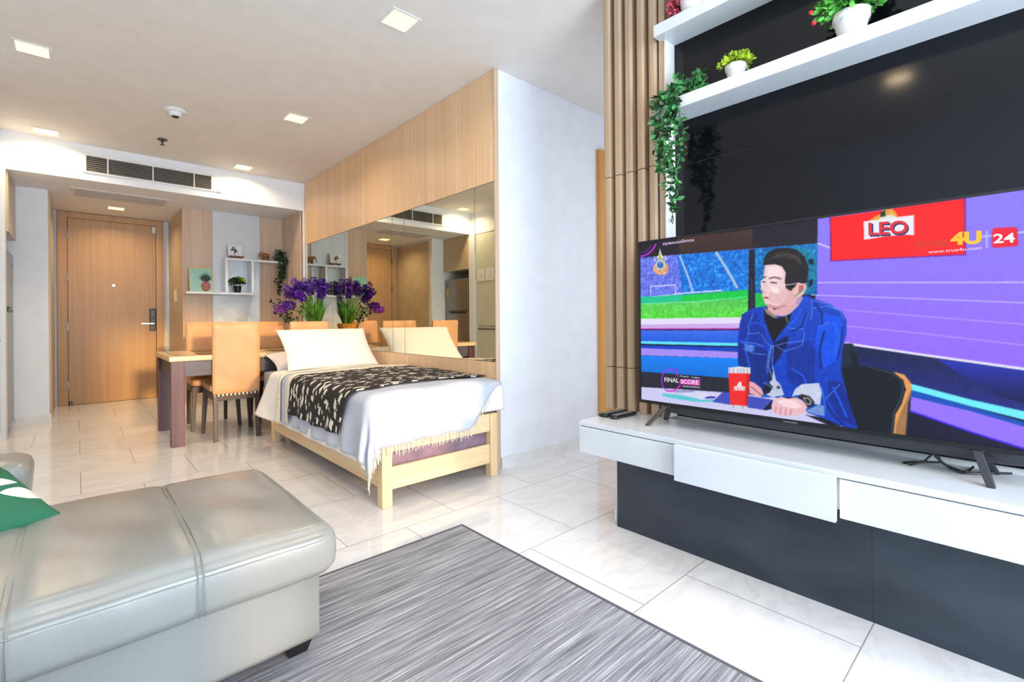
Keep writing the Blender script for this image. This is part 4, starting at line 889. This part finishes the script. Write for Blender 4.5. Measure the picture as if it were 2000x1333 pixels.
# the picture on the screen, drawn from polygons into a fine grid of coloured vertices
OPS = json.loads(r'''[["p",[140,125,250],[675,1332,1172,1330,1169,848,758,906,673,981],3,[150,105,250]],
["l",[205,205,255],[677,1115,1163,1086],3],
["l",[195,180,255],[660,1074,906,1054,1162,1032],3],
["l",[185,150,255],[759,1021,959,998,1162,975],3],
["l",[185,150,255],[761,969,958,947,1162,920],3],
["l",[215,225,255],[679,1247,717,1227],4],
["l",[190,215,255],[1079,1217,1171,1219],4],
["p",[14,24,70],[745,911,958,882,1169,855,1169,739,926,794,751,808],6,[30,40,140]],
["p",[30,50,190],[983,874,1169,853,1169,763,1101,783],4,[5,10,70]],
["l",[235,232,255],[755,913,958,884,1170,856],7],
["p",[8,15,50],[910,793,1169,721,1168,618,909,633],4],
["p",[0,80,190],[923,780,1169,715,1169,691,923,756],2],
["p",[112,240,255],[925,797,1055,765,1169,744,1169,721,1055,746,925,779],2],
["p",[150,115,252],[925,758,1055,733,1169,702,1168,644,1055,675,923,715],3],
["l",[60,30,235],[923,715,1055,674,1168,644],5],
["p",[14,18,50],[909,709,1055,668,1168,640,1168,600,903,632],6],
["p",[30,24,38],[-30,1342,679,1339,679,1239,-31,1254],5],
["p",[72,46,42],[160,1332,465,1326,469,1245,180,1256],6,[50,34,34]],
["p",[70,110,235],[-19,1267,679,1247,678,1076,-21,1092],0],
["p",[105,120,235],[-19,1267,164,1262,189,1095,-21,1092],34],
["p",[10,120,225],[164,1262,454,1251,453,1093,189,1093],45],
["p",[0,115,190],[475,1250,679,1247,678,1074,474,1092],45],
["l",[165,185,235],[175,1257,205,1189,219,1151,234,1103],9],
["l",[165,195,225],[330,1254,361,1204,383,1166,412,1112],10],
["l",[235,225,245],[152,1099,249,1102,352,1104],5],
["l",[235,235,255],[-15,1092,152,1097],2],
["l",[225,220,250],[40,1102,40,1137,156,1137,160,1101],4],
["p",[20,195,150],[-21,1094,189,1095,188,1067,-21,1053],8,[20,200,130]],
["p",[5,195,80],[189,1093,453,1103,453,1067,188,1065],8,[20,210,60]],
["p",[90,205,95],[-21,1063,188,1069,453,1068,452,995,-10,995],24,[90,225,60]],
["l",[120,230,190],[-9,1063,104,1064,248,1063,447,1076],3],
["p",[20,190,70],[474,1087,520,1089,519,1031,474,1028],10],
["p",[228,222,250],[-12,997,438,1000,438,976,-12,969],3],
["p",[205,170,235],[-12,971,438,977,438,955,-12,953],3],
["l",[170,5,150],[-12,951,429,956],5],
["p",[60,110,240],[-13,946,429,951,429,903,-13,895],5,[20,90,220]],
["l",[95,225,252],[-13,892,429,897],12],
["p",[0,60,200],[-13,880,424,887,424,871,-13,866],3],
["p",[165,140,245],[-13,867,424,870,424,845,-14,835],3],
["p",[0,130,250],[-14,834,428,845,428,764,-14,757],5,[0,110,215]],
["p",[34,36,52],[-12,763,393,768,477,768,477,709,375,710,144,700,-12,692],7],
["p",[205,203,242],[-12,694,144,702,393,712,586,713,698,664,762,639,427,633,-13,627],2],
["p",[18,20,40],[643,664,691,662,753,642,711,639],2],
["p",[90,200,215],[98,668,106,678,185,680,274,672,339,680,335,669,245,660,154,662],2],
["p",[215,215,245],[185,687,289,701,348,690,274,671],0],
["p",[70,40,180],[288,682,307,689,335,691,328,683,293,678],0],
["p",[62,78,185],[319,668,362,713,540,703,507,662],3],
["p",[12,8,55],[507,662,540,703,541,671,518,662],0],
["p",[22,18,45],[454,1250,475,1250,478,1028,453,1022],4],
["l",[70,70,110],[464,1143,467,1032],3],
["p",[0,125,165],[544,1241,618,1243,661,1224,678,1183,675,1121,653,1075,617,1093],22],
["p",[10,30,60],[650,1194,664,1199,669,1180,657,1176],0],
["p",[10,30,60],[653,1123,668,1129,664,1106,651,1099],0],
["p",[20,34,62],[748,913,780,912,794,878,798,837,764,827,747,830],3],
["p",[6,12,18],[775,892,791,869,795,841,779,840],0],
["p",[165,120,75],[882,831,910,823,926,798,927,774,919,738,912,633,885,633,891,693,910,744,916,786],6],
["p",[235,160,90],[885,829,910,822,926,796,926,781,916,752,904,715,892,679,887,636,881,635,884,692,901,736,914,779,904,806],4],
["p",[6,14,26],[741,830,789,842,842,840,882,829,907,807,913,779,904,736,888,699,883,632,787,629,741,784],2,[10,20,34]],
["l",[60,75,100],[825,839,877,826,902,806,907,779,898,739,884,706,879,641],3],
["p",[4,62,196],[467,1032,511,1040,550,1014,580,1005,621,1045,642,1076,670,1061,714,1042,749,1016,763,985,762,943,751,890,747,830,757,778,774,705,795,637,756,640,704,658,650,672,608,720,586,717,556,714,501,707,461,750,449,783,417,824,415,911,423,981,434,1013],10],
["p",[3,40,140],[418,902,478,896,518,881,541,832,509,729,477,734,449,783,417,824],8],
["p",[5,48,165],[430,1011,479,1019,511,947,526,898,478,904,420,920],10],
["p",[2,80,235],[700,1012,746,996,758,951,745,860,699,827,672,903,680,965],10],
["p",[2,46,160],[587,900,652,918,672,887,671,778,615,756,586,778],9],
["p",[3,40,150],[712,789,751,785,790,645,743,664,711,728],8],
["p",[10,70,205],[588,1013,642,1074,660,1059,659,1012,641,957,587,958],10],
["p",[1,18,82],[542,906,591,936,587,900,557,849,541,824,537,865],4],
["l",[105,150,235],[663,1059,663,1012,659,989],2.2],
["l",[105,150,235],[668,1055,707,1042,743,1020,755,988],2.2],
["l",[105,150,235],[666,1028,707,1035,736,1023],2.2],
["l",[105,150,235],[587,961,638,957],2.2],
["l",[105,150,235],[471,1015,454,964,458,938,495,943],2.2],
["l",[105,150,235],[499,939,518,906,538,894],2.2],
["l",[105,150,235],[538,894,579,908,638,917],2.2],
["l",[105,150,235],[542,898,538,823,548,766,571,715],2.2],
["l",[105,150,235],[526,881,519,814,533,757,509,708],2.2],
["l",[105,150,235],[553,894,579,879,634,901,641,949],2.2],
["l",[105,150,235],[429,907,478,904,510,893],2.2],
["l",[105,150,235],[433,881,478,866,518,864],2.2],
["l",[105,150,235],[705,727,744,777],2.2],
["l",[105,150,235],[650,673,629,702,615,736],2.2],
["l",[105,150,235],[692,764,703,704,699,665],2.2],
["l",[105,150,235],[686,965,713,981],2.2],
["l",[2,38,132],[700,950,686,888,691,826],7],
["l",[20,95,240],[726,981,742,935,729,874],8],
["l",[3,45,150],[587,867,630,853,665,871],6],
["l",[25,85,225],[601,820,637,798,657,745],6],
["l",[2,34,120],[478,862,494,812,501,754],6],
["l",[22,85,215],[454,947,445,877,461,810],6],
["l",[2,38,135],[673,1043,693,1012,693,973],6],
["l",[20,90,235],[725,767,744,724,763,674],6],
["l",[2,34,120],[705,712,724,676,756,647],7],
["l",[4,50,165],[586,778,615,764,629,758],5],
["l",[20,80,215],[519,964,479,981,454,972],5],
["l",[2,32,115],[645,1012,631,965,602,949],5],
["l",[30,100,245],[631,1029,613,989,591,973],4],
["l",[3,40,140],[752,966,748,913,738,860],6],
["p",[60,110,210],[439,903,478,896,475,870,441,876],30],
["p",[10,10,20],[508,1031,527,1010,558,997,588,1004,601,1013,592,981,561,940,542,906,528,939,511,989],2],
["l",[150,150,130],[587,981,580,1013,599,1017],3],
["p",[196,204,228],[540,823,550,775,565,760,578,724,540,712,519,718,533,773],8],
["p",[20,20,45],[509,746,525,764,541,749,529,727,509,717],0],
["p",[20,20,40],[552,750,560,758,565,747,556,741],0],
["p",[15,30,90],[524,797,541,815,538,774,524,764],0],
["l",[170,195,235],[534,898,524,822,541,774,544,729],2],
["l",[150,190,225],[509,763,556,734,560,771],2],
["p",[222,172,180],[521,1048,543,1026,588,1038,619,1077,637,1067,621,1037,596,1012,573,1002,546,1006,521,1023],3],
["p",[178,150,190],[619,1075,637,1067,621,1041,613,1045],0],
["p",[150,130,120],[507,1035,516,1014,542,997,558,996,542,1009,525,1024],0],
["p",[240,202,206],[513,1194,508,1166,507,1145,501,1128,496,1103,504,1090,502,1078,507,1065,512,1048,523,1035,550,1030,588,1038,614,1057,628,1084,632,1116,618,1157,581,1188,544,1200],3],
["p",[224,176,180],[588,1102,628,1108,617,1061,588,1039,550,1030,581,1062],2],
["p",[250,222,226],[522,1181,559,1182,574,1148,543,1142,519,1148],2],
["p",[240,190,185],[621,1117,642,1114,647,1101,637,1076,623,1067,609,1077,604,1090],2],
["p",[180,110,105],[623,1109,639,1108,635,1088,621,1081],2],
["l",[60,150,110],[611,1072,626,1084,637,1096],3],
["p",[30,26,30],[506,1189,508,1212,519,1231,544,1244,582,1244,615,1233,640,1207,652,1170,650,1119,635,1114,621,1118,607,1101,592,1094,581,1101,578,1127,581,1156,568,1179,544,1189,520,1188],5],
["p",[52,42,44],[544,1229,582,1231,611,1214,604,1198,574,1209,544,1208],4],
["p",[26,18,24],[588,1119,606,1118,601,1092,590,1093],2],
["l",[70,45,50],[515,1145,506,1144],4],
["l",[70,45,50],[526,1139,543,1143,565,1135],4],
["l",[60,40,50],[504,1128,514,1127],4],
["l",[60,40,50],[531,1125,551,1121],4],
["l",[205,150,155],[517,1123,506,1102,504,1092,517,1088],3],
["l",[165,80,95],[507,1071,521,1071,530,1064],5],
["l",[120,60,70],[509,1069,529,1065],2],
["l",[215,160,165],[543,1092,549,1076],3],
["l",[120,80,90],[554,1100,551,1084],2],
["l",[236,226,232],[499,1134,498,1116,509,1105,517,1115,515,1131,499,1134],2.5],
["l",[236,226,232],[525,1131,528,1110,547,1103,560,1112,559,1125,543,1133,525,1131],2.5],
["l",[236,226,232],[515,1126,525,1128],2.5],
["l",[236,226,232],[558,1116,588,1112,623,1117],2.5],
["p",[232,186,190],[526,1089,558,1086,581,1103,588,1078,566,1050,543,1047,523,1060],3],
["p",[252,228,230],[532,1112,551,1106,564,1087,549,1083,534,1092],2],
["p",[206,150,156],[512,1048,523,1035,550,1029,588,1037,580,1044,550,1039,526,1046],2],
["p",[70,58,60],[589,1224,618,1211,634,1183,627,1180,609,1204,589,1214],6],
["l",[84,72,74],[522,1206,552,1218,589,1219],3],
["p",[200,208,232],[602,719,611,748,633,768,685,777,693,745,688,702,664,706,636,731,615,728],8],
["p",[120,150,215],[643,676,678,700,699,703,699,668,677,669],12],
["p",[236,188,198],[537,691,548,707,567,717,589,713,615,720,636,711,651,693,643,672,618,657,585,651,559,652,540,658,536,674],3],
["p",[250,216,222],[552,697,574,710,615,708,636,691,614,680,578,684],3],
["l",[196,120,135],[551,680,549,658],3],
["l",[196,120,135],[567,678,564,653],3],
["l",[196,120,135],[584,676,581,652],3],
["l",[196,120,135],[601,676,597,655],3],
["p",[34,32,36],[618,721,633,734,657,729,672,711,667,695,650,691,640,711],3],
["p",[150,150,150],[636,723,654,725,665,711,658,698,647,700],20],
["p",[30,30,30],[643,718,652,719,659,710,655,703,647,706],12],
["p",[232,170,180],[459,762,477,758,500,741,509,721,499,707,479,713,459,717],3],
["l",[120,60,90],[465,742,501,716],3],
["p",[225,222,235],[381,807,420,814,462,813,463,791,381,786],4],
["l",[150,150,170],[387,804,387,787],3],
["l",[150,150,170],[401,805,401,788],3],
["l",[150,150,170],[416,806,417,789],3],
["l",[150,150,170],[428,807,429,790],3],
["l",[150,150,170],[438,808,439,791],3],
["l",[150,150,170],[451,809,452,792],3],
["p",[240,38,40],[381,786,462,791,452,667,389,665],3],
["p",[205,20,25],[449,788,462,791,452,667,444,669],2],
["p",[210,208,225],[389,666,453,669,450,658,391,654],6],
["l",[130,130,160],[401,665,401,654],3],
["l",[130,130,160],[435,668,435,657],3],
["p",[245,235,240],[402,737,443,741,443,726,402,722],0],
["p",[245,230,235],[412,738,416,747,421,756,430,757,430,745,434,740],0],
["l",[190,40,245],[-17,1274,3,1273,28,1281,49,1297,64,1317],7],
["l",[225,20,225],[28,1281,49,1297,64,1317],6],
["l",[120,40,170],[-17,1291,3,1290,20,1295,33,1306,41,1316],3],
["p",[225,225,215],[83,1301,88,1281,96,1265,104,1258,94,1250,77,1252,66,1261,76,1267,81,1282],0],
["p",[190,180,20],[84,1279,90,1262,94,1252,76,1254,80,1265],0],
["p",[225,225,235],[57,1270,60,1256,64,1246,55,1245],0],
["p",[225,225,235],[110,1269,113,1253,118,1246,106,1247],0],
["p",[232,165,120],[126,1208,124,1200,119,1192,111,1186,100,1183,89,1183,77,1185,67,1190,59,1197,53,1205,51,1215,53,1223,59,1231,67,1237,78,1240,89,1240,101,1238,111,1233,119,1226,124,1217,126,1208],26],
["p",[190,205,190],[112,1223,110,1217,107,1211,102,1207,95,1204,87,1204,80,1205,73,1209,67,1214,64,1221,63,1228,64,1234,68,1240,73,1245,80,1247,88,1247,95,1246,102,1242,107,1236,111,1230,112,1223],10],
["p",[60,110,190],[101,1225,100,1221,98,1217,95,1214,91,1213,86,1212,81,1213,77,1216,74,1219,72,1224,71,1228,72,1232,74,1236,78,1239,82,1241,86,1241,91,1240,95,1237,98,1234,100,1230,101,1225],40],
["l",[235,195,90],[72,1248,103,1246,108,1233],3],
["l",[170,40,235],[169,781,151,784,126,781,105,765,97,736,103,708,123,691],5],
["l",[205,20,170],[169,781,163,769,175,756],5],
["l",[215,30,190],[123,691,153,693,174,709,183,721],6],
["p",[195,60,190],[182,746,269,752,269,727,182,725],6,[230,50,160]],
["p",[150,155,200],[159,697,244,706,244,699,159,687],20],
["p",[255,22,24],[716,1328,1045,1329,1045,1171,718,1184],3],
["l",[120,0,160],[718,1184,1045,1171,1045,1329],3],
["l",[110,0,140],[716,1328,718,1184],3],
["p",[238,236,252],[808,1301,877,1300,933,1301,933,1240,912,1245,862,1246,809,1242],0],
["p",[235,170,60],[823,1301,839,1312,851,1317,857,1329,880,1328,889,1318,895,1300,880,1300,839,1300],20],
["p",[235,230,225],[848,1300,851,1307,863,1312,880,1310,892,1300,877,1299],10],
["p",[30,60,40],[851,1321,863,1328,865,1308,851,1307],6],
["t",[30,40,110],[825,1252,922,1245],"LEO",40,0,1.6],
["t",[225,30,48],[821,1257,919,1250],"LEO",39,0,1.3],
["p",[240,10,50],[1099,1234,1104,1237,1142,1234,1147,1229,1148,1188,1146,1183,1103,1183,1099,1187],0],
["t",[250,245,255],[1102,1197,1143,1195],"24",25,0,1.2],
["t",[215,50,10],[937,1202,1007,1202],"true",27,0,1.0],
["t",[255,200,25],[1015,1204,1079,1201],"4U",33,0,2.6],
["l",[205,190,255],[1088,1232,1089,1184],3],
["t",[252,215,250],[966,1183,1079,1183],"www.true4u.com",9,0,0.3],
["t",[235,215,255],[96,1310,238,1310],"สรุปผลบอลอังกฤษ",10,1,0.3],
["t",[240,235,250],[111,728,177,730],"FINAL",19,0,0.5],
["t",[250,225,255],[186,728,262,730],"SCORE",17,0,0.8],
["t",[225,225,235],[182,756,267,756],"Premier   League",5,0,0.4],
["t",[235,225,245],[194,715,268,717],"สรุปผลบอลอังกฤษ",5,1,0.2],
["t",[190,40,60],[404,724,442,727],"LEO",11,0,0.2]]''')
STEP = .0021; NX = int(TW/STEP)+1; NZ = int((TZ1-TZ0)/STEP)+1
SSA = 2
img = np.zeros((NZ*SSA, NX*SSA, 3), np.float32)
gx = (np.arange(NX*SSA)+.5)/(NX*SSA)*TW*1000; gz = TZ0*1000+(np.arange(NZ*SSA)+.5)/(NZ*SSA)*(TZ1-TZ0)*1000
rng = np.random.RandomState(3)
def smooth_noise(h, w, k):
    a = rng.rand(h//k+3, w//k+3); yy = np.linspace(0, h/k, h); xx = np.linspace(0, w/k, w)
    y0 = yy.astype(int); x0 = xx.astype(int); fy = (yy-y0)[:, None]; fx = (xx-x0)[None]
    A = a[y0][:, x0]; B = a[y0][:, x0+1]; C = a[y0+1][:, x0]; D = a[y0+1][:, x0+1]
    return (A*(1-fx)+B*fx)*(1-fy)+(C*(1-fx)+D*fx)*fy
NO = (smooth_noise(NZ*SSA, NX*SSA, 3)**3*1.0+smooth_noise(NZ*SSA, NX*SSA, 6)*.5+smooth_noise(NZ*SSA, NX*SSA, 13)*.35-.62)*2.4
def fix(s, t): return s+15*(t-640)/690*(1-s/1200)
def fill(px, col, noise_amp=0, col2=None, soft=None):
    xs = [p[0] for p in px]; zs = [p[1] for p in px]
    x0 = np.searchsorted(gx, min(xs)-1); x1 = np.searchsorted(gx, max(xs)+1); z0 = np.searchsorted(gz, min(zs)-1); z1 = np.searchsorted(gz, max(zs)+1)
    if x1 <= x0 or z1 <= z0: return
    X, Z = np.meshgrid(gx[x0:x1], gz[z0:z1]); ins = np.zeros(X.shape, bool)
    n = len(px)
    for i in range(n):
        ax, az = px[i]; bx, bz = px[(i+1) % n]
        if az == bz: continue
        c = ((az > Z) != (bz > Z)) & (X < (bx-ax)*(Z-az)/(bz-az)+ax); ins ^= c
    c1 = np.array(col, np.float32)
    if col2 is not None:
        g = np.clip((Z-min(zs))/(max(zs)-min(zs)+1e-6), 0, 1)[..., None]; c = c1*g+np.array(col2, np.float32)*(1-g)
    else: c = np.broadcast_to(c1, X.shape+(3,))
    c = c+NO[z0:z1, x0:x1][..., None]*noise_amp
    sub = img[z0:z1, x0:x1]; sub[ins] = c[ins]
texts = []
for op in OPS:
    if op[0] == 'p':
        q = op[2]; pts = [(fix(q[i], q[i+1]), q[i+1]) for i in range(0, len(q), 2)]
        fill(pts, op[1], op[3], op[4] if len(op) > 4 else None)
    elif op[0] == 'l':
        q = op[2]; pts = [(fix(q[i], q[i+1]), q[i+1]) for i in range(0, len(q), 2)]; w = op[3]/2
        for (ax, az), (bx, bz) in zip(pts[:-1], pts[1:]):
            L = hypot(bx-ax, bz-az) or 1; nx_, nz_ = -(bz-az)/L*w, (bx-ax)/L*w; ex, ez = (bx-ax)/L*w*.5, (bz-az)/L*w*.5
            fill([(ax+nx_-ex, az+nz_-ez), (bx+nx_+ex, bz+nz_+ez), (bx-nx_+ex, bz-nz_+ez), (ax-nx_-ex, az-nz_-ez)], op[1])
    else: texts.append(op)
small = img.reshape(NZ, SSA, NX, SSA, 3).mean((1, 3))
pad = np.pad(small, ((1, 1), (1, 1), (0, 0)), 'edge'); small = (pad[1:-1, 1:-1]*4+pad[:-2, 1:-1]+pad[2:, 1:-1]+pad[1:-1, :-2]+pad[1:-1, 2:])/8
small = np.clip(small, 0, 255)/255
linc = np.where(small <= .04045, small/12.92, ((small+.055)/1.055)**2.4)
ys_ = TY0-(np.arange(NX))/(NX-1)*TW; zs_ = TZ0+np.arange(NZ)/(NZ-1)*(TZ1-TZ0)
V = np.zeros((NZ, NX, 3)); V[..., 0] = 1.8495; V[..., 1] = ys_[None]; V[..., 2] = zs_[:, None]
idx = np.arange(NZ*NX).reshape(NZ, NX)
F = np.stack([idx[:-1, :-1], idx[1:, :-1], idx[1:, 1:], idx[:-1, 1:]], -1).reshape(-1, 4)
me = bpy.data.meshes.new('screen'); ol = np.array(tv.location)
me.vertices.add(NZ*NX); me.vertices.foreach_set('co', (V.reshape(-1, 3)-ol).astype(np.float32).ravel())
me.loops.add(F.size); me.loops.foreach_set('vertex_index', F.ravel().astype(np.int32))
me.polygons.add(len(F)); me.polygons.foreach_set('loop_start', np.arange(0, F.size, 4, dtype=np.int32))
me.update(calc_edges=True)
at = me.color_attributes.new('picture', 'FLOAT_COLOR', 'POINT')
at.data.foreach_set('color', np.concatenate([linc.reshape(-1, 3), np.ones((NZ*NX, 1))], 1).astype(np.float32).ravel())
t = NT('lit_screen'); a = t.n('ShaderNodeAttribute', attribute_name='picture').outputs['Color']
t.set(Base_Color=(.01, .01, .01, 1), Roughness=.25, Specular_IOR_Level=.2, Emission_Color=a, Emission_Strength=SCREEN)
me.materials.append(t.m)
scr = bpy.data.objects.new('screen', me); COL.objects.link(scr); scr.parent = tv
def text_part(op, k):
    _, col, ab, s, h, font, bold = op
    cu = bpy.data.curves.new('lettering', 'FONT'); cu.body = s; cu.size = 1; cu.fill_mode = 'FRONT'; cu.resolution_u = 4; cu.offset = bold*.02
    ob = bpy.data.objects.new('lettering', cu); COL.objects.link(ob)
    bpy.context.view_layer.update()
    m = bpy.data.meshes.new_from_object(ob.evaluated_get(bpy.context.evaluated_depsgraph_get()))
    bpy.data.objects.remove(ob)
    vs = np.array([v.co[:] for v in m.vertices])
    x0, x1 = vs[:, 0].min(), vs[:, 0].max(); cap = .72 if not font else .62
    ax, az, bx, bz = ab; ax = fix(ax, az); bx = fix(bx, bz)
    out = []
    for v in vs:
        u = (v[0]-x0)/(x1-x0); w = v[1]/cap
        S = ax+(bx-ax)*u; Zz = az+(bz-az)*u+h*w
        out.append((1.8492-.0001*k, TY0-S/1000, Zz/1000))
    mb = MB(); mb.add(out, [tuple(p.vertices) for p in m.polygons])
    tm = m_emit('lettering_colour', col, SCREEN)
    mb.build('lettering', tm, scr)
for k, op in enumerate(texts): text_part(op, k)
